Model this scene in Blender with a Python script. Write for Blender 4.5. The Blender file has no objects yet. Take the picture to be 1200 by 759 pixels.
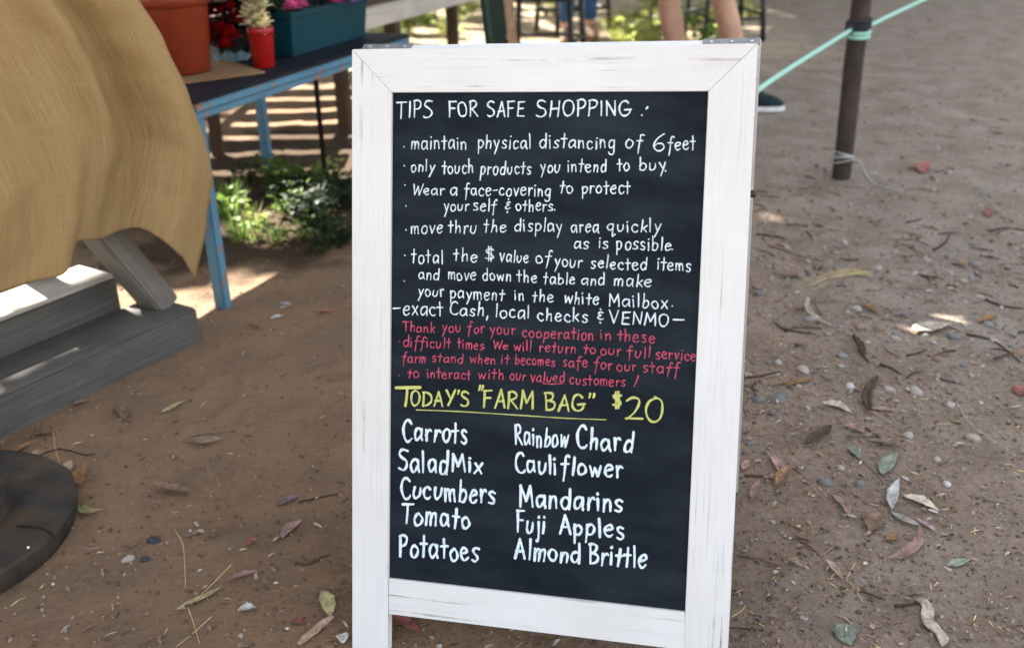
import bpy, bmesh, math, random
from mathutils import Vector, Matrix, Euler, noise
R = math.radians
rnd = random.Random(7)
scene = bpy.context.scene
COL = scene.collection

# ------------------------------------------------------------------ camera
CAM = Vector((0.0, 0.0, 1.17))
ROT = Matrix(((0.99973798, -0.02289039, 0.0),
              (-0.00931018, -0.40662206, 0.91354903),
              (-0.0209115, -0.91330966, -0.40672863)))      # lens axes -> world
cam_d = bpy.data.cameras.new('camera'); cam = bpy.data.objects.new('camera', cam_d); COL.objects.link(cam)
m = ROT @ Matrix(((1, 0, 0), (0, -1, 0), (0, 0, -1)))
cam.matrix_world = Matrix.Translation(CAM) @ m.to_4x4()
cam_d.sensor_width = 36; cam_d.lens = 35.01
cam_d.clip_start = 0.05; cam_d.clip_end = 400
cam_d.dof.use_dof = True; cam_d.dof.focus_distance = 1.70; cam_d.dof.aperture_fstop = 3.4
scene.camera = cam

# ------------------------------------------------------------------ light
SUN_EL, SUN_AZ = R(37), R(-45)          # azimuth from +Y towards +X
SUN = Vector((math.sin(SUN_AZ) * math.cos(SUN_EL), math.cos(SUN_AZ) * math.cos(SUN_EL), math.sin(SUN_EL)))
world = bpy.data.worlds.new('World'); scene.world = world; world.use_nodes = True
wn = world.node_tree; sky = wn.nodes.new('ShaderNodeTexSky'); sky.sky_type = 'NISHITA'; sky.sun_disc = False
sky.sun_elevation = SUN_EL; sky.sun_rotation = SUN_AZ; sky.air_density = 1.0; sky.dust_density = 2.5; sky.ozone_density = 0.6
bg = wn.nodes['Background']; hz = wn.nodes.new('ShaderNodeHueSaturation'); hz.inputs['Saturation'].default_value = 0.31      # hazy bright sky
wn.links.new(sky.outputs[0], hz.inputs['Color']); wn.links.new(hz.outputs[0], bg.inputs[0]); bg.inputs[1].default_value = 0.078
sd = bpy.data.lights.new('sun', 'SUN'); sd.energy = 5.0; sd.angle = R(0.5); sd.color = (1.0, 0.94, 0.84)
so = bpy.data.objects.new('sun', sd); COL.objects.link(so); so.rotation_euler = (-SUN).to_track_quat('-Z', 'Y').to_euler()
scene.view_settings.view_transform = 'Standard'; scene.view_settings.look = 'None'
scene.view_settings.gamma = 1; scene.view_settings.use_curve_mapping = False
scene.view_settings.exposure = 3.12

# ------------------------------------------------------------------ helpers
F = 1167.0
def ray(px, py):
    return ROT @ Vector(((px - 600) / F, (py - 379.5) / F, 1.0))
def at(px, py, z=0.0):                      # point of a level plane at height z seen along a sight line
    r = ray(px, py); return CAM + r * ((z - CAM.z) / r.z)
def on_plane(px, py, p, n):
    r = ray(px, py); return CAM + r * ((Vector(p) - CAM).dot(n) / r.dot(n))
FOOT = [(-.62, 1.75, 1.9, .27), (-.30, 1.62, 1.2, .26), (.66, 1.42, .9, .27), (1.0, 1.95, 1.7, .27), (.95, 2.9, 1.2, .28), (-.75, 2.2, 1.4, .27), (1.5, 2.4, 2.0, .27), (-.42, 2.35, .5, .26)]
def gz(x, y):                               # relief of the trodden earth
    c = noise.noise((x * 11, y * 11, 5.0)); f = noise.noise((x * 27, y * 27, 8.0)); e = noise.noise((x * 62, y * 62, 3.0)); rough = 0.5 + 0.9 * max(0.0, noise.noise((x * 1.9, y * 1.9, 6.0)) + 0.25)
    fp = 0.0
    for cx, cy, ang, ln in FOOT:                        # worn shoe prints
        dx, dy = x - cx, y - cy; u = (dx * math.cos(ang) + dy * math.sin(ang)) / (ln * .5); w = (dy * math.cos(ang) - dx * math.sin(ang)) / (ln * .19)
        q = u * u + w * w
        if q < 2.2: fp += -0.007 * max(0, 1 - q ** 2) + 0.004 * math.exp(-((q - 1.25) / .3) ** 2) + (0.0016 * math.sin(u * 22) if q < .9 else 0)
    return fp + 0.012 * noise.noise((x * 1.3, y * 1.3, 0.3)) + 0.008 * noise.noise((x * 4.1, y * 4.1, 2.0)) + rough * (0.0055 * c + 0.0042 * f * abs(f) * 2 + 0.0020 * e)
def gat(px, py, up=0.0):
    p = at(px, py); return Vector((p.x, p.y, gz(p.x, p.y) + up))
def tag(o, label=None, cat=None, group=None, kind=None):
    if label: o['label'] = label
    if cat: o['category'] = cat
    if group: o['group'] = group
    if kind: o['kind'] = kind
    return o
def thing(name, label, cat, loc=(0, 0, 0), group=None, rz=0.0):
    o = bpy.data.objects.new(name, None); COL.objects.link(o); o.location = loc; o.rotation_euler = (0, 0, rz)
    o.empty_display_size = 0.05
    return tag(o, label, cat, group)
def wloc(o):
    v = Vector((0, 0, 0))
    while o: v += Vector(o.location); o = o.parent
    return v
def mk(name, bm, mat, parent=None, local=False, smooth=False, origin=None):
    """one mesh object; bm is in world coordinates unless local"""
    off = Vector((0, 0, 0))
    if not local:
        off = wloc(parent) if parent else Vector((0, 0, 0))
        if parent is None and origin is not None: off = Vector(origin)
        bmesh.ops.translate(bm, verts=bm.verts, vec=-off)
    me = bpy.data.meshes.new(name); bm.to_mesh(me); bm.free()
    for mm in (mat if isinstance(mat, (list, tuple)) else [mat]): me.materials.append(mm)
    if smooth:
        for p in me.polygons: p.use_smooth = True
    o = bpy.data.objects.new(name, me); COL.objects.link(o)
    if parent: o.parent = parent
    elif origin is not None and not local: o.location = origin
    return o
def copy_tree(o, parent=None):
    c = o.copy(); COL.objects.link(c); c.parent = parent
    for ch in list(o.children): copy_tree(ch, c)
    return c
BM = bmesh.new
def add_plank(bm, c, ax, ay, az, sx, sy, sz, bev=0.0, mi=0):
    """box centred at c with axes ax (length), ay, az; UV u runs along the length"""
    c = Vector(c); ax = Vector(ax).normalized(); ay = Vector(ay).normalized(); az = Vector(az).normalized()
    b2 = BM(); bmesh.ops.create_cube(b2, size=1.0)
    for v in b2.verts: v.co = Vector((v.co.x * sx, v.co.y * sy, v.co.z * sz))
    if bev: bmesh.ops.bevel(b2, geom=b2.edges[:], offset=bev, segments=2, affect='EDGES')
    merge_uv(bm, b2, lambda v: c + ax * v.x + ay * v.y + az * v.z, mi)
def merge_uv(bm, b2, f, mi=0):
    uv = bm.loops.layers.uv.verify(); vm = {v: bm.verts.new(f(v.co)) for v in b2.verts}
    ou, ov = rnd.uniform(0, 9), rnd.uniform(0, 9)
    b2.normal_update()
    for fc in b2.faces:
        nf = bm.faces.new([vm[v] for v in fc.verts]); nf.material_index = mi
        for l0, l1 in zip(fc.loops, nf.loops):
            k = l0.vert.co; l1[uv].uv = (k.x + ou, (k.y if abs(fc.normal.z) > 0.6 else k.z) + ov)
    b2.free()
def add_beam(bm, a, b, w, h, up=(0, 0, 1), bev=0.0, mi=0):
    a = Vector(a); b = Vector(b); d = b - a; ax = d.normalized(); ay = Vector(up).cross(ax).normalized(); az = ax.cross(ay)
    add_plank(bm, (a + b) / 2, ax, ay, az, d.length, w, h, bev, mi)
def add_tube(bm, pts, r, n=10, cap=True, mi=0):
    pts = [Vector(p) for p in pts]; rs = r if isinstance(r, (list, tuple)) else [r] * len(pts)
    rings = []; prev = None
    for i, p in enumerate(pts):
        d = (pts[min(i + 1, len(pts) - 1)] - pts[max(i - 1, 0)]).normalized()
        x = prev if prev is not None else Vector((0.31, 0.93, 0.17))
        x = (x - d * x.dot(d))
        if x.length < 1e-4: x = d.orthogonal()
        x.normalize(); prev = x; y = d.cross(x)
        rings.append([bm.verts.new(p + (x * math.cos(t) + y * math.sin(t)) * rs[i]) for t in [2 * math.pi * k / n for k in range(n)]])
    for a, b in zip(rings, rings[1:]):
        for k in range(n):
            f = bm.faces.new((a[k], a[(k + 1) % n], b[(k + 1) % n], b[k])); f.smooth = True; f.material_index = mi
    if cap:
        bm.faces.new(rings[0][::-1]).material_index = mi; bm.faces.new(rings[-1]).material_index = mi
def add_lathe(bm, c, prof, n=32, axis=Matrix.Identity(3), mi=0, closed=False):
    c = Vector(c); rings = []
    for r, z in prof:
        rings.append([bm.verts.new(c + axis @ Vector((r * math.cos(2 * math.pi * k / n), r * math.sin(2 * math.pi * k / n), z))) for k in range(n)])
    for a, b in zip(rings, rings[1:]):
        for k in range(n):
            f = bm.faces.new((a[k], a[(k + 1) % n], b[(k + 1) % n], b[k])); f.smooth = True; f.material_index = mi
    bm.faces.new(rings[0][::-1]).material_index = mi; bm.faces.new(rings[-1]).material_index = mi
def smooth_path(P, k=6):
    P = [Vector(p) for p in P]
    if len(P) < 3: return P
    out = []
    for i in range(len(P) - 1):
        p0 = P[max(i - 1, 0)]; p1 = P[i]; p2 = P[i + 1]; p3 = P[min(i + 2, len(P) - 1)]
        for j in range(k):
            t = j / k
            out.append(0.5 * ((2 * p1) + (p2 - p0) * t + (2 * p0 - 5 * p1 + 4 * p2 - p3) * t * t + (3 * p1 - p0 - 3 * p2 + p3) * t ** 3))
    out.append(P[-1]); return out

# ------------------------------------------------------------------ materials
class NT:
    def __init__(s, name):
        s.m = bpy.data.materials.new(name); s.m.use_nodes = True; s.t = s.m.node_tree; s.p = s.t.nodes['Principled BSDF']
    def n(s, kind, **kw):
        x = s.t.nodes.new('ShaderNode' + kind)
        for k, v in kw.items(): setattr(x, k, v)
        return x
    def l(s, a, b): s.t.links.new(a, b)
    def coord(s, scale=(1, 1, 1), src='Object', rot=(0, 0, 0)):
        c = s.n('TexCoord'); mp = s.n('Mapping'); mp.inputs['Scale'].default_value = scale; mp.inputs['Rotation'].default_value = rot
        s.l(c.outputs[src], mp.inputs[0]); return mp.outputs[0]
    def noise(s, vec, scale, detail=5, rough=0.55):
        x = s.n('TexNoise'); x.inputs['Scale'].default_value = scale; x.inputs['Detail'].default_value = detail; x.inputs['Roughness'].default_value = rough
        s.l(vec, x.inputs['Vector']); return x.outputs['Fac']
    def ramp(s, fac, stops, interp='LINEAR'):
        x = s.n('ValToRGB'); x.color_ramp.interpolation = interp; e = x.color_ramp.elements
        while len(e) < len(stops): e.new(0.5)
        for el, (p, c) in zip(e, stops):
            el.position = p; el.color = (c, c, c, 1) if isinstance(c, (int, float)) else (*c, 1)
        s.l(fac, x.inputs[0]); return x.outputs[0]
    def mix(s, fac, a, b, mode='MIX'):
        x = s.n('Mix', data_type='RGBA', blend_type=mode)
        for i, v in ((6, a), (7, b)):
            if isinstance(v, tuple): x.inputs[i].default_value = (*v, 1)
            else: s.l(v, x.inputs[i])
        if isinstance(fac, (int, float)): x.inputs[0].default_value = fac
        else: s.l(fac, x.inputs[0])
        return x.outputs[2]
    def math(s, op, a, b=0.0):
        x = s.n('Math', operation=op)
        for i, v in ((0, a), (1, b)):
            if isinstance(v, (int, float)): x.inputs[i].default_value = v
            else: s.l(v, x.inputs[i])
        return x.outputs[0]
    def bump(s, h, strength=0.3, dist=0.01):
        b = s.n('Bump'); b.inputs['Strength'].default_value = strength; b.inputs['Distance'].default_value = dist
        s.l(h, b.inputs['Height']); s.l(b.outputs[0], s.p.inputs['Normal'])
    def base(s, c, rough=0.7, spec=0.3):
        if isinstance(c, tuple): s.p.inputs['Base Color'].default_value = (*c, 1)
        else: s.l(c, s.p.inputs['Base Color'])
        s.p.inputs['Roughness'].default_value = rough; s.p.inputs['Specular IOR Level'].default_value = spec
        return s.m
def simple(name, c, rough=0.7, spec=0.3, var=0.25, scale=30, bump=0.0, metal=0.0):
    t = NT(name); v = t.coord(); f = t.noise(v, scale)
    d = tuple(x * (1 - var) for x in c); u = tuple(min(1, x * (1 + var)) for x in c)
    t.base(t.ramp(f, [(0.3, d), (0.7, u)]), rough, spec)
    t.p.inputs['Metallic'].default_value = metal
    if bump: t.bump(t.noise(v, scale * 2), bump, 0.004)
    return t.m
def mat_whitewash():
    t = NT('whitewashed_wood')
    v = t.coord((1, 1, 1), 'UV'); g = t.coord((2.2, 150, 1), 'UV'); g2 = t.coord((5, 420, 1), 'UV')
    n1 = t.noise(g, 1.0, 4, 0.6); n2 = t.noise(g2, 1.0, 3, 0.6); n3 = t.noise(v, 14, 3)
    worn = t.math('MULTIPLY', t.ramp(n1, [(0.585, 0.0), (0.70, 1.0)]), t.ramp(n3, [(0.46, 0.0), (0.66, 1.0)]))
    fine = t.ramp(n2, [(0.54, 0.0), (0.72, 0.38)])
    # saw marks: rows of tiny nicks across the grain
    br = t.n('TexWave', wave_type='BANDS', bands_direction='X'); br.inputs['Scale'].default_value = 95; br.inputs['Distortion'].default_value = 1.5
    br.inputs['Detail Scale'].default_value = 3
    t.l(v, br.inputs['Vector'])
    saw = t.math('MULTIPLY', t.ramp(br.outputs['Fac'], [(0.0, 0.5), (0.35, 0.0)]), t.ramp(t.noise(t.coord((8, 60, 1), 'UV'), 1, 3), [(0.40, 0.08), (0.66, 0.75)]))
    c = t.mix(fine, (0.66, 0.665, 0.665), (0.40, 0.40, 0.39))
    c = t.mix(saw, c, (0.46, 0.45, 0.43)); c = t.mix(worn, c, (0.17, 0.16, 0.15))
    c = t.mix(t.ramp(t.noise(v, 5, 4), [(0.42, 0.0), (0.75, 0.34)]), c, (0.50, 0.475, 0.42))
    t.base(c, 0.62, 0.3)
    h = t.math('SUBTRACT', t.math('MULTIPLY', n2, 0.35), t.math('ADD', worn, saw)); t.bump(h, 0.25, 0.0015)
    return t.m
def mat_slate():
    t = NT('blackboard_paint'); v = t.coord()
    sm = t.noise(t.coord((3, 3, 9)), 1.6, 6, 0.65); d = t.noise(v, 60, 4)
    c = t.mix(t.ramp(sm, [(0.40, 0.0), (0.72, 1.0)]), (0.0035, 0.0075, 0.0135), (0.017, 0.024, 0.033))
    c = t.mix(t.ramp(d, [(0.62, 0.0), (0.8, 0.18)]), c, (0.03, 0.04, 0.05))
    t.base(c, 0.6, 0.12); t.bump(d, 0.06, 0.001); return t.m
def mat_chalk(name, c):
    t = NT(name); f = t.noise(t.coord(), 260, 3, 0.7)
    d = tuple(x * 0.45 for x in c); e = tuple(x * 0.85 for x in c); g = t.noise(t.coord(), 60, 4, 0.6)
    t.base(t.mix(t.ramp(g, [(0.42, 0.0), (0.7, 0.35)]), t.ramp(f, [(0.26, d), (0.40, e), (0.6, c)]), d), 0.85, 0.1); return t.m
def mat_wood(name, a, b, rough=0.75, sx=3, sy=70, knots=0.0, bump=0.3):
    t = NT(name); g = t.coord((sx, sy, 1), 'UV'); v = t.coord((1, 1, 1), 'UV')
    n1 = t.noise(g, 1.0, 6, 0.65); n2 = t.noise(v, 6, 5)
    c = t.ramp(n1, [(0.28, a), (0.7, b)])
    c = t.mix(t.ramp(n2, [(0.4, 0.0), (0.75, 0.5)]), c, tuple(x * 0.55 for x in a))
    t.base(c, rough, 0.2); t.bump(n1, bump, 0.004); return t.m
def mat_blue():
    t = NT('chipped_blue_paint'); v = t.coord(); g = t.noise(t.coord((1, 1, 1.6)), 17, 5, 0.62); s = t.noise(v, 4, 4)
    c = t.ramp(s, [(0.3, (0.055, 0.145, 0.215)), (0.7, (0.085, 0.215, 0.305))])
    rust = t.ramp(g, [(0.575, 0.0), (0.61, 1.0)])
    c = t.mix(rust, c, (0.26, 0.13, 0.06)); t.base(c, 0.5, 0.4); t.bump(t.math('SUBTRACT', s, rust), 0.25, 0.002); return t.m
def mat_soil():
    t = NT('trodden_soil'); v = t.coord()
    n1 = t.noise(v, 0.8, 6); n2 = t.noise(v, 5, 8, 0.6); n3 = t.noise(v, 60, 8, 0.7); n4 = t.noise(v, 260, 4, 0.7)
    c = t.mix(t.ramp(n1, [(0.36, 0.0), (0.66, 1.0)]), (0.275, 0.170, 0.098), (0.240, 0.162, 0.106))
    # greyer walkway right, redder soil by the stalls, partly the light's tint
    sx = t.n('SeparateXYZ'); t.l(t.coord(), sx.inputs[0])
    wob = t.math('ADD', sx.outputs[0], t.math('MULTIPLY', n1, 1.2))
    c = t.mix(t.ramp(t.math('MULTIPLY', wob, 0.4), [(0.15, 0.0), (0.75, 0.85)]), c, (0.30, 0.257, 0.222))
    c = t.mix(t.ramp(n2, [(0.38, 0.55), (0.62, 0.0)]), c, (0.155, 0.110, 0.08))
    walk = t.ramp(t.math('MULTIPLY', wob, 0.4), [(0.10, 0.25), (0.55, 1.0)])        # grittier on the walkway
    c = t.mix(t.math('MULTIPLY', walk, t.ramp(n3, [(0.54, 0.0), (0.68, 0.7)])), c, (0.36, 0.31, 0.26))
    c = t.mix(t.math('MULTIPLY', walk, t.ramp(n3, [(0.32, 0.75), (0.46, 0.0)])), c, (0.075, 0.055, 0.042))
    c = t.mix(t.ramp(n4, [(0.66, 0.0), (0.74, 0.6)]), c, (0.36, 0.33, 0.3))
    # dry straw-coloured ground where the yard opens up
    yb = t.math('ADD', sx.outputs[1], t.math('MULTIPLY', n2, 2.0))
    dry = t.ramp(t.math('MULTIPLY', yb, 0.1), [(0.72, 0.0), (0.86, 0.8)])
    lft = t.ramp(t.math('MULTIPLY', wob, 0.25), [(0.55, 1.0), (0.8, 0.0)])
    c = t.mix(t.math('MULTIPLY', dry, lft), c, (0.46, 0.38, 0.26))
    dx = t.math('MULTIPLY', t.math('ADD', sx.outputs[0], 1.0), 0.95); dy = t.math('MULTIPLY', t.math('ADD', sx.outputs[1], -4.15), 0.60)     # shade under the stalls painted as a dark ellipse
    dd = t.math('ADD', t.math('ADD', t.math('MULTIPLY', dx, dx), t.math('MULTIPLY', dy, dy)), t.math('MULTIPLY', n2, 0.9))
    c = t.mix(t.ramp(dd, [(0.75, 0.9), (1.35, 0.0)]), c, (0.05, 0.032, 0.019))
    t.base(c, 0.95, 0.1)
    h = t.math('ADD', t.math('MULTIPLY', n2, 0.45), t.math('ADD', t.math('MULTIPLY', n3, 0.45), t.math('MULTIPLY', n4, 0.12)))
    t.bump(h, 0.9, 0.03); return t.m
def mat_burlap():
    t = NT('burlap'); v = t.coord((1, 1, 1), 'UV')
    def wv(d, sc):
        w = t.n('TexWave', wave_type='BANDS', bands_direction=d); w.inputs['Scale'].default_value = sc; w.inputs['Distortion'].default_value = 2.2
        w.inputs['Detail Scale'].default_value = 2; t.l(v, w.inputs['Vector']); return w.outputs['Fac']
    wx = wv('X', 100); wy = wv('Y', 100)
    sl = t.noise(t.coord((300, 9, 1), 'UV'), 1, 3); sl2 = t.noise(t.coord((9, 260, 1), 'UV'), 1, 3); bl = t.noise(v, 3.0, 4)
    c = t.ramp(sl, [(0.3, (0.35, 0.225, 0.098)), (0.7, (0.51, 0.36, 0.18))])
    c = t.mix(t.ramp(sl2, [(0.45, 0.0), (0.72, 0.45)]), c, (0.54, 0.39, 0.19))
    weave = t.math('MULTIPLY', wx, wy); c = t.mix(t.ramp(weave, [(0.0, 0.6), (0.3, 0.0)]), c, (0.19, 0.11, 0.04))
    c = t.mix(t.ramp(bl, [(0.4, 0.0), (0.7, 0.25)]), c, (0.36, 0.20, 0.07))
    t.base(c, 0.95, 0.1); t.bump(t.math('ADD', weave, sl), 0.6, 0.003)
    tr = t.n('BsdfTranslucent'); t.l(c, tr.inputs[0]); mx = t.n('MixShader'); mx.inputs[0].default_value = 0.06
    t.l(t.p.outputs[0], mx.inputs[1]); t.l(tr.outputs[0], mx.inputs[2])
    t.l(mx.outputs[0], t.t.nodes['Material Output'].inputs[0]); return t.m
def mat_leaf(name, c, trans=0.3, rough=0.6, vein=0.3):
    t = NT(name); v = t.coord(); f = t.noise(v, 45, 5)
    oi = t.n('ObjectInfo'); hs = t.n('HueSaturation'); 
    t.l(t.ramp(f, [(0.3, tuple(x * (1 - vein) for x in c)), (0.7, tuple(min(1, x * (1 + vein)) for x in c))]), hs.inputs['Color'])
    sp = t.ramp(t.noise(v, 160, 4, 0.7), [(0.34, 0.45), (0.48, 1.0)])          # spots and stains on the blade
    t.l(t.math('MULTIPLY', sp, t.math('ADD', t.math('MULTIPLY', oi.outputs['Random'], 0.5), 0.75)), hs.inputs['Value'])
    t.base(hs.outputs[0], rough, 0.25)
    tr = t.n('BsdfTranslucent'); t.l(hs.outputs[0], tr.inputs[0]); mx = t.n('MixShader'); mx.inputs[0].default_value = trans
    t.l(t.p.outputs[0], mx.inputs[1]); t.l(tr.outputs[0], mx.inputs[2]); t.l(mx.outputs[0], t.t.nodes['Material Output'].inputs[0])
    return t.m
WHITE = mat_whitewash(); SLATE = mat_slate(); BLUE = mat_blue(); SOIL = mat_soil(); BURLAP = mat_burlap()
CH_W = mat_chalk('chalk_white', (0.70, 0.82, 0.90)); CH_R = mat_chalk('chalk_red', (0.55, 0.085, 0.15)); CH_Y = mat_chalk('chalk_yellow', (0.56, 0.58, 0.18))
CH_YG = mat_chalk('chalk_pale_yellow', (0.56, 0.62, 0.26))
RAWWOOD = mat_wood('bare_pine', (0.42, 0.30, 0.19), (0.55, 0.42, 0.28))
GREYWOOD = mat_wood('weathered_grey_wood', (0.066, 0.061, 0.055), (0.135, 0.126, 0.113))
PALEWOOD = mat_wood('pale_wood', (0.40, 0.36, 0.31), (0.55, 0.5, 0.44))
BROWNWOOD = mat_wood('brown_wood', (0.05, 0.03, 0.018), (0.10, 0.06, 0.036))
GALV = simple('galvanised_plate', (0.15, 0.155, 0.165), 0.5, 0.4, 0.3, 60, 0.1, 0.1)
SCREW = simple('screw_steel', (0.45, 0.45, 0.46), 0.35, 0.5, 0.2, 60, 0, 0.9)
BLACKMETAL = simple('black_metal', (0.012, 0.012, 0.013), 0.5, 0.4)
TERRA = simple('terracotta_plastic', (0.225, 0.034, 0.011), 0.42, 0.4, 0.12, 8)
REDCUP = simple('red_plastic', (0.30, 0.007, 0.005), 0.35, 0.45, 0.1, 10)
TEAL = simple('teal_plastic', (0.0025, 0.038, 0.052), 0.55, 0.2, 0.12, 9)
POLEBR = simple('weathered_post', (0.048, 0.036, 0.03), 0.8, 0.2, 0.4, 18, 0.3)
ROPE = simple('aqua_cord', (0.28, 0.52, 0.43), 0.7, 0.2, 0.12, 300, 0.2)
DARKROPE = simple('dark_strap', (0.02, 0.02, 0.022), 0.8)
STRING = simple('grey_string', (0.38, 0.38, 0.37), 0.85)

# ------------------------------------------------------------------ ground
def axis_vals(lo, hi, fine_lo, fine_hi, fine):
    out = []; x = fine_lo
    while x < fine_hi: out.append(x); x += fine
    s = fine; x = fine_hi
    while x < hi: out.append(x); s = min(s * 1.25, max(0.03, 0.1 * abs(x))); x += s
    out.append(hi); s = fine; x = fine_lo - fine
    while x > lo: out.append(x); s = min(s * 1.25, max(0.03, 0.1 * abs(x))); x -= s
    out.append(lo); return sorted(out)
def build_ground():
    bm = BM(); xs = axis_vals(-150, 150, -1.7, 2.4, 0.0135); ys = axis_vals(-120, 180, 1.15, 3.4, 0.0115)
    grid = [[bm.verts.new((x, y, gz(x, y))) for x in xs] for y in ys]
    for a, b in zip(grid, grid[1:]):
        for i in range(len(xs) - 1):
            f = bm.faces.new((a[i], a[i + 1], b[i + 1], b[i])); f.smooth = True
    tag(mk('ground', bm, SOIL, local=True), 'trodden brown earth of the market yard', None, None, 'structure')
build_ground()

# ------------------------------------------------------------------ the sign
UA = Vector((0.97115539, -0.23686306, 0.02744255)).normalized()
UB = Vector((-0.04441284, -0.29275837, -0.95515446)); UB = (UB - UA * UB.dot(UA)).normalized()
NRM = UA.cross(UB).normalized()                   # away from the reader
TLc = Vector(ROT @ Vector((-0.18636955, -0.35819964, 1.54250545))) + CAM
def brd(u, d, n=0.0): return TLc + UA * u + UB * d + NRM * n
U0, U1, UI, D0, DI, DR = -0.066, 0.548, 0.482, -0.066, 0.7826, 0.8435
LEN = 1.006; TH = 0.020
sign = thing('sandwich_board', 'white framed A-frame chalkboard sign with handwritten shopping tips standing on the dirt', 'sign', (brd(0.24, 0.95).x, brd(0.24, 0.95).y, 0))
def prism(bm, poly, n0, n1, along, fn=brd, bev=0.0007):
    """poly: (u,d) outline of a flat board between depths n0..n1; along: 'u' or 'd' grain"""
    b2 = BM(); lo = [b2.verts.new((u, d, n0)) for u, d in poly]; hi = [b2.verts.new((u, d, n1)) for u, d in poly]
    b2.faces.new(lo); b2.faces.new(hi[::-1]); k = len(poly)
    for i in range(k): b2.faces.new((lo[i], hi[i], hi[(i + 1) % k], lo[(i + 1) % k]))
    bmesh.ops.recalc_face_normals(b2, faces=b2.faces)
    if bev: bmesh.ops.bevel(b2, geom=b2.edges[:], offset=bev, segments=2, affect='EDGES')
    uv = bm.loops.layers.uv.verify(); vm = {v: bm.verts.new(fn(*v.co)) for v in b2.verts}; ou, ov = rnd.uniform(0, 9), rnd.uniform(0, 9)
    b2.normal_update()
    for fc in b2.faces:
        nf = bm.faces.new([vm[v] for v in fc.verts])
        for l0, l1 in zip(fc.loops, nf.loops):
            c = l0.vert.co; a, b = (c.x, c.y) if along == 'u' else (c.y, c.x)
            if abs(fc.normal.z) < 0.5: b += c.z
            l1[uv].uv = (a + ou, b + ov)
    b2.free()
G = 0.0002
def frame_part(name, poly, along, fn=brd, n0=0.0, n1=TH):
    bm = BM(); prism(bm, poly, n0, n1, along, fn); bmesh.ops.recalc_face_normals(bm, faces=bm.faces); return mk(name, bm, WHITE, sign)
frame_part('stile', [(U0, D0 + G), (0 - G, 0), (-G, DR), (-G, LEN + D0 + 0.012), (U0 + 0.003, LEN + D0 + 0.012)], 'd')
frame_part('stile', [(U1, D0 + G), (U1 + 0.001, LEN + D0 - 0.004), (UI + 0.007, LEN + D0 - 0.004), (UI + G, DI), (UI + G, 0)], 'd')
frame_part('rail', [(U0 + G, D0), (U1 - G, D0), (UI, -G), (0, -G)], 'u')
frame_part('rail', [(0.0005, DI), (UI - 0.0005, DI), (UI + 0.0062, DR), (0.0005, DR)], 'u', brd, 0.0012)
# blackboard, set back in the frame
bm = BM(); prism(bm, [(-0.01, -0.01), (UI + 0.012, -0.01), (UI + 0.012, DI + 0.012), (-0.01, DI + 0.012)], 0.0065, 0.0125, 'u', brd, 0.0)
board = mk('chalkboard', bm, SLATE, sign)
# back panel, hinged at the top and leaning the other way
hv = Vector((-UA.y, UA.x, 0)).normalized()
UBb = UB - hv * 2 * UB.dot(hv); UBb = (UBb - UA * UBb.dot(UA)).normalized(); NRb = UA.cross(UBb).normalized()
org_b = brd(0.0045, D0, TH) + hv * 0.003
def brb(u, d, n=0.0): return org_b + UA * u + UBb * d + NRb * n
Lb = LEN + 0.004
frame_part('stile', [(U0, 0.0), (U0, Lb + 0.01), (0, Lb + 0.01), (0, 0.0)], 'd', brb)
frame_part('stile', [(UI, 0.0), (UI, Lb), (U1, Lb), (U1, 0.0)], 'd', brb)
frame_part('rail', [(0.001, 0.0), (UI - 0.001, 0.0), (UI - 0.001, 0.066), (0.001, 0.066)], 'u', brb, 0.001, TH - 0.001)
frame_part('rail', [(0.001, 0.849), (UI - 0.001, 0.849), (UI - 0.001, 0.909), (0.001, 0.909)], 'u', brb, 0.001, TH - 0.001)
bm = BM(); prism(bm, [(-0.01, 0.06), (UI + 0.01, 0.06), (UI + 0.01, 0.86), (-0.01, 0.86)], 0.008, 0.0135, 'u', brb, 0.0)
mk('chalkboard', bm, SLATE, sign)
for u0_, u1_ in ((U0, 0), (UI, U1)):                # black rubber shoes under the rear legs
    bm = BM(); prism(bm, [(u0_ - .001, Lb - .012), (u0_ - .001, Lb + .012), (u1_ + .001, Lb + .012), (u1_ + .001, Lb - .012)], -.001, TH + .001, 'u', brb, 0.0005); mk('foot', bm, BLACKMETAL, sign)
for u in (U0 + 0.001, U1 - 0.083):                  # metal plates over the top corners
    bm = BM(); prism(bm, [(u, -0.0016), (u + 0.082, -0.0016), (u + 0.082, -0.0001), (u, -0.0001)], 0.0005, TH + 0.0005, 'u', brb, 0.0003)
    pl = mk('corner_plate', bm, GALV, sign)
    for du in (0.012, 0.041, 0.07):
        bm = BM(); ax = Matrix((UA, NRb, -UBb)).transposed()
        add_lathe(bm, brb(u + du, -0.0016, 0.010), [(0.0032, 0), (0.003, 0.0008), (0.0014, 0.0011)], 10, ax); mk('screw', bm, SCREW, pl)
for d in (0.02, 0.045, 0.075, 0.10):                # staples and nail heads down the right edge
    bm = BM(); ax = Matrix((UB, NRM, UA)).transposed(); add_lathe(bm, brd(U1, D0 + d, 0.011), [(0.003, 0), (0.0028, 0.001), (0.001, 0.0016)], 8, ax); mk('nail_head', bm, SCREW, sign)
for u in (0.03, UI - 0.07):                         # hinges between the panels
    bm = BM(); add_tube(bm, [brd(u, D0 + 0.008, TH + 0.006), brd(u + 0.05, D0 + 0.008, TH + 0.006)], 0.004, 8); mk('hinge', bm, GALV, sign)
bm = BM(); add_lathe(bm, brd(U1 + 0.0015, 0.145, 0.010), [(0.005, -0.002), (0.006, 0.004), (0.003, 0.007)], 10, Matrix((UB, NRM, UA)).transposed()); mk('bolt', bm, BLACKMETAL, sign)

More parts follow.
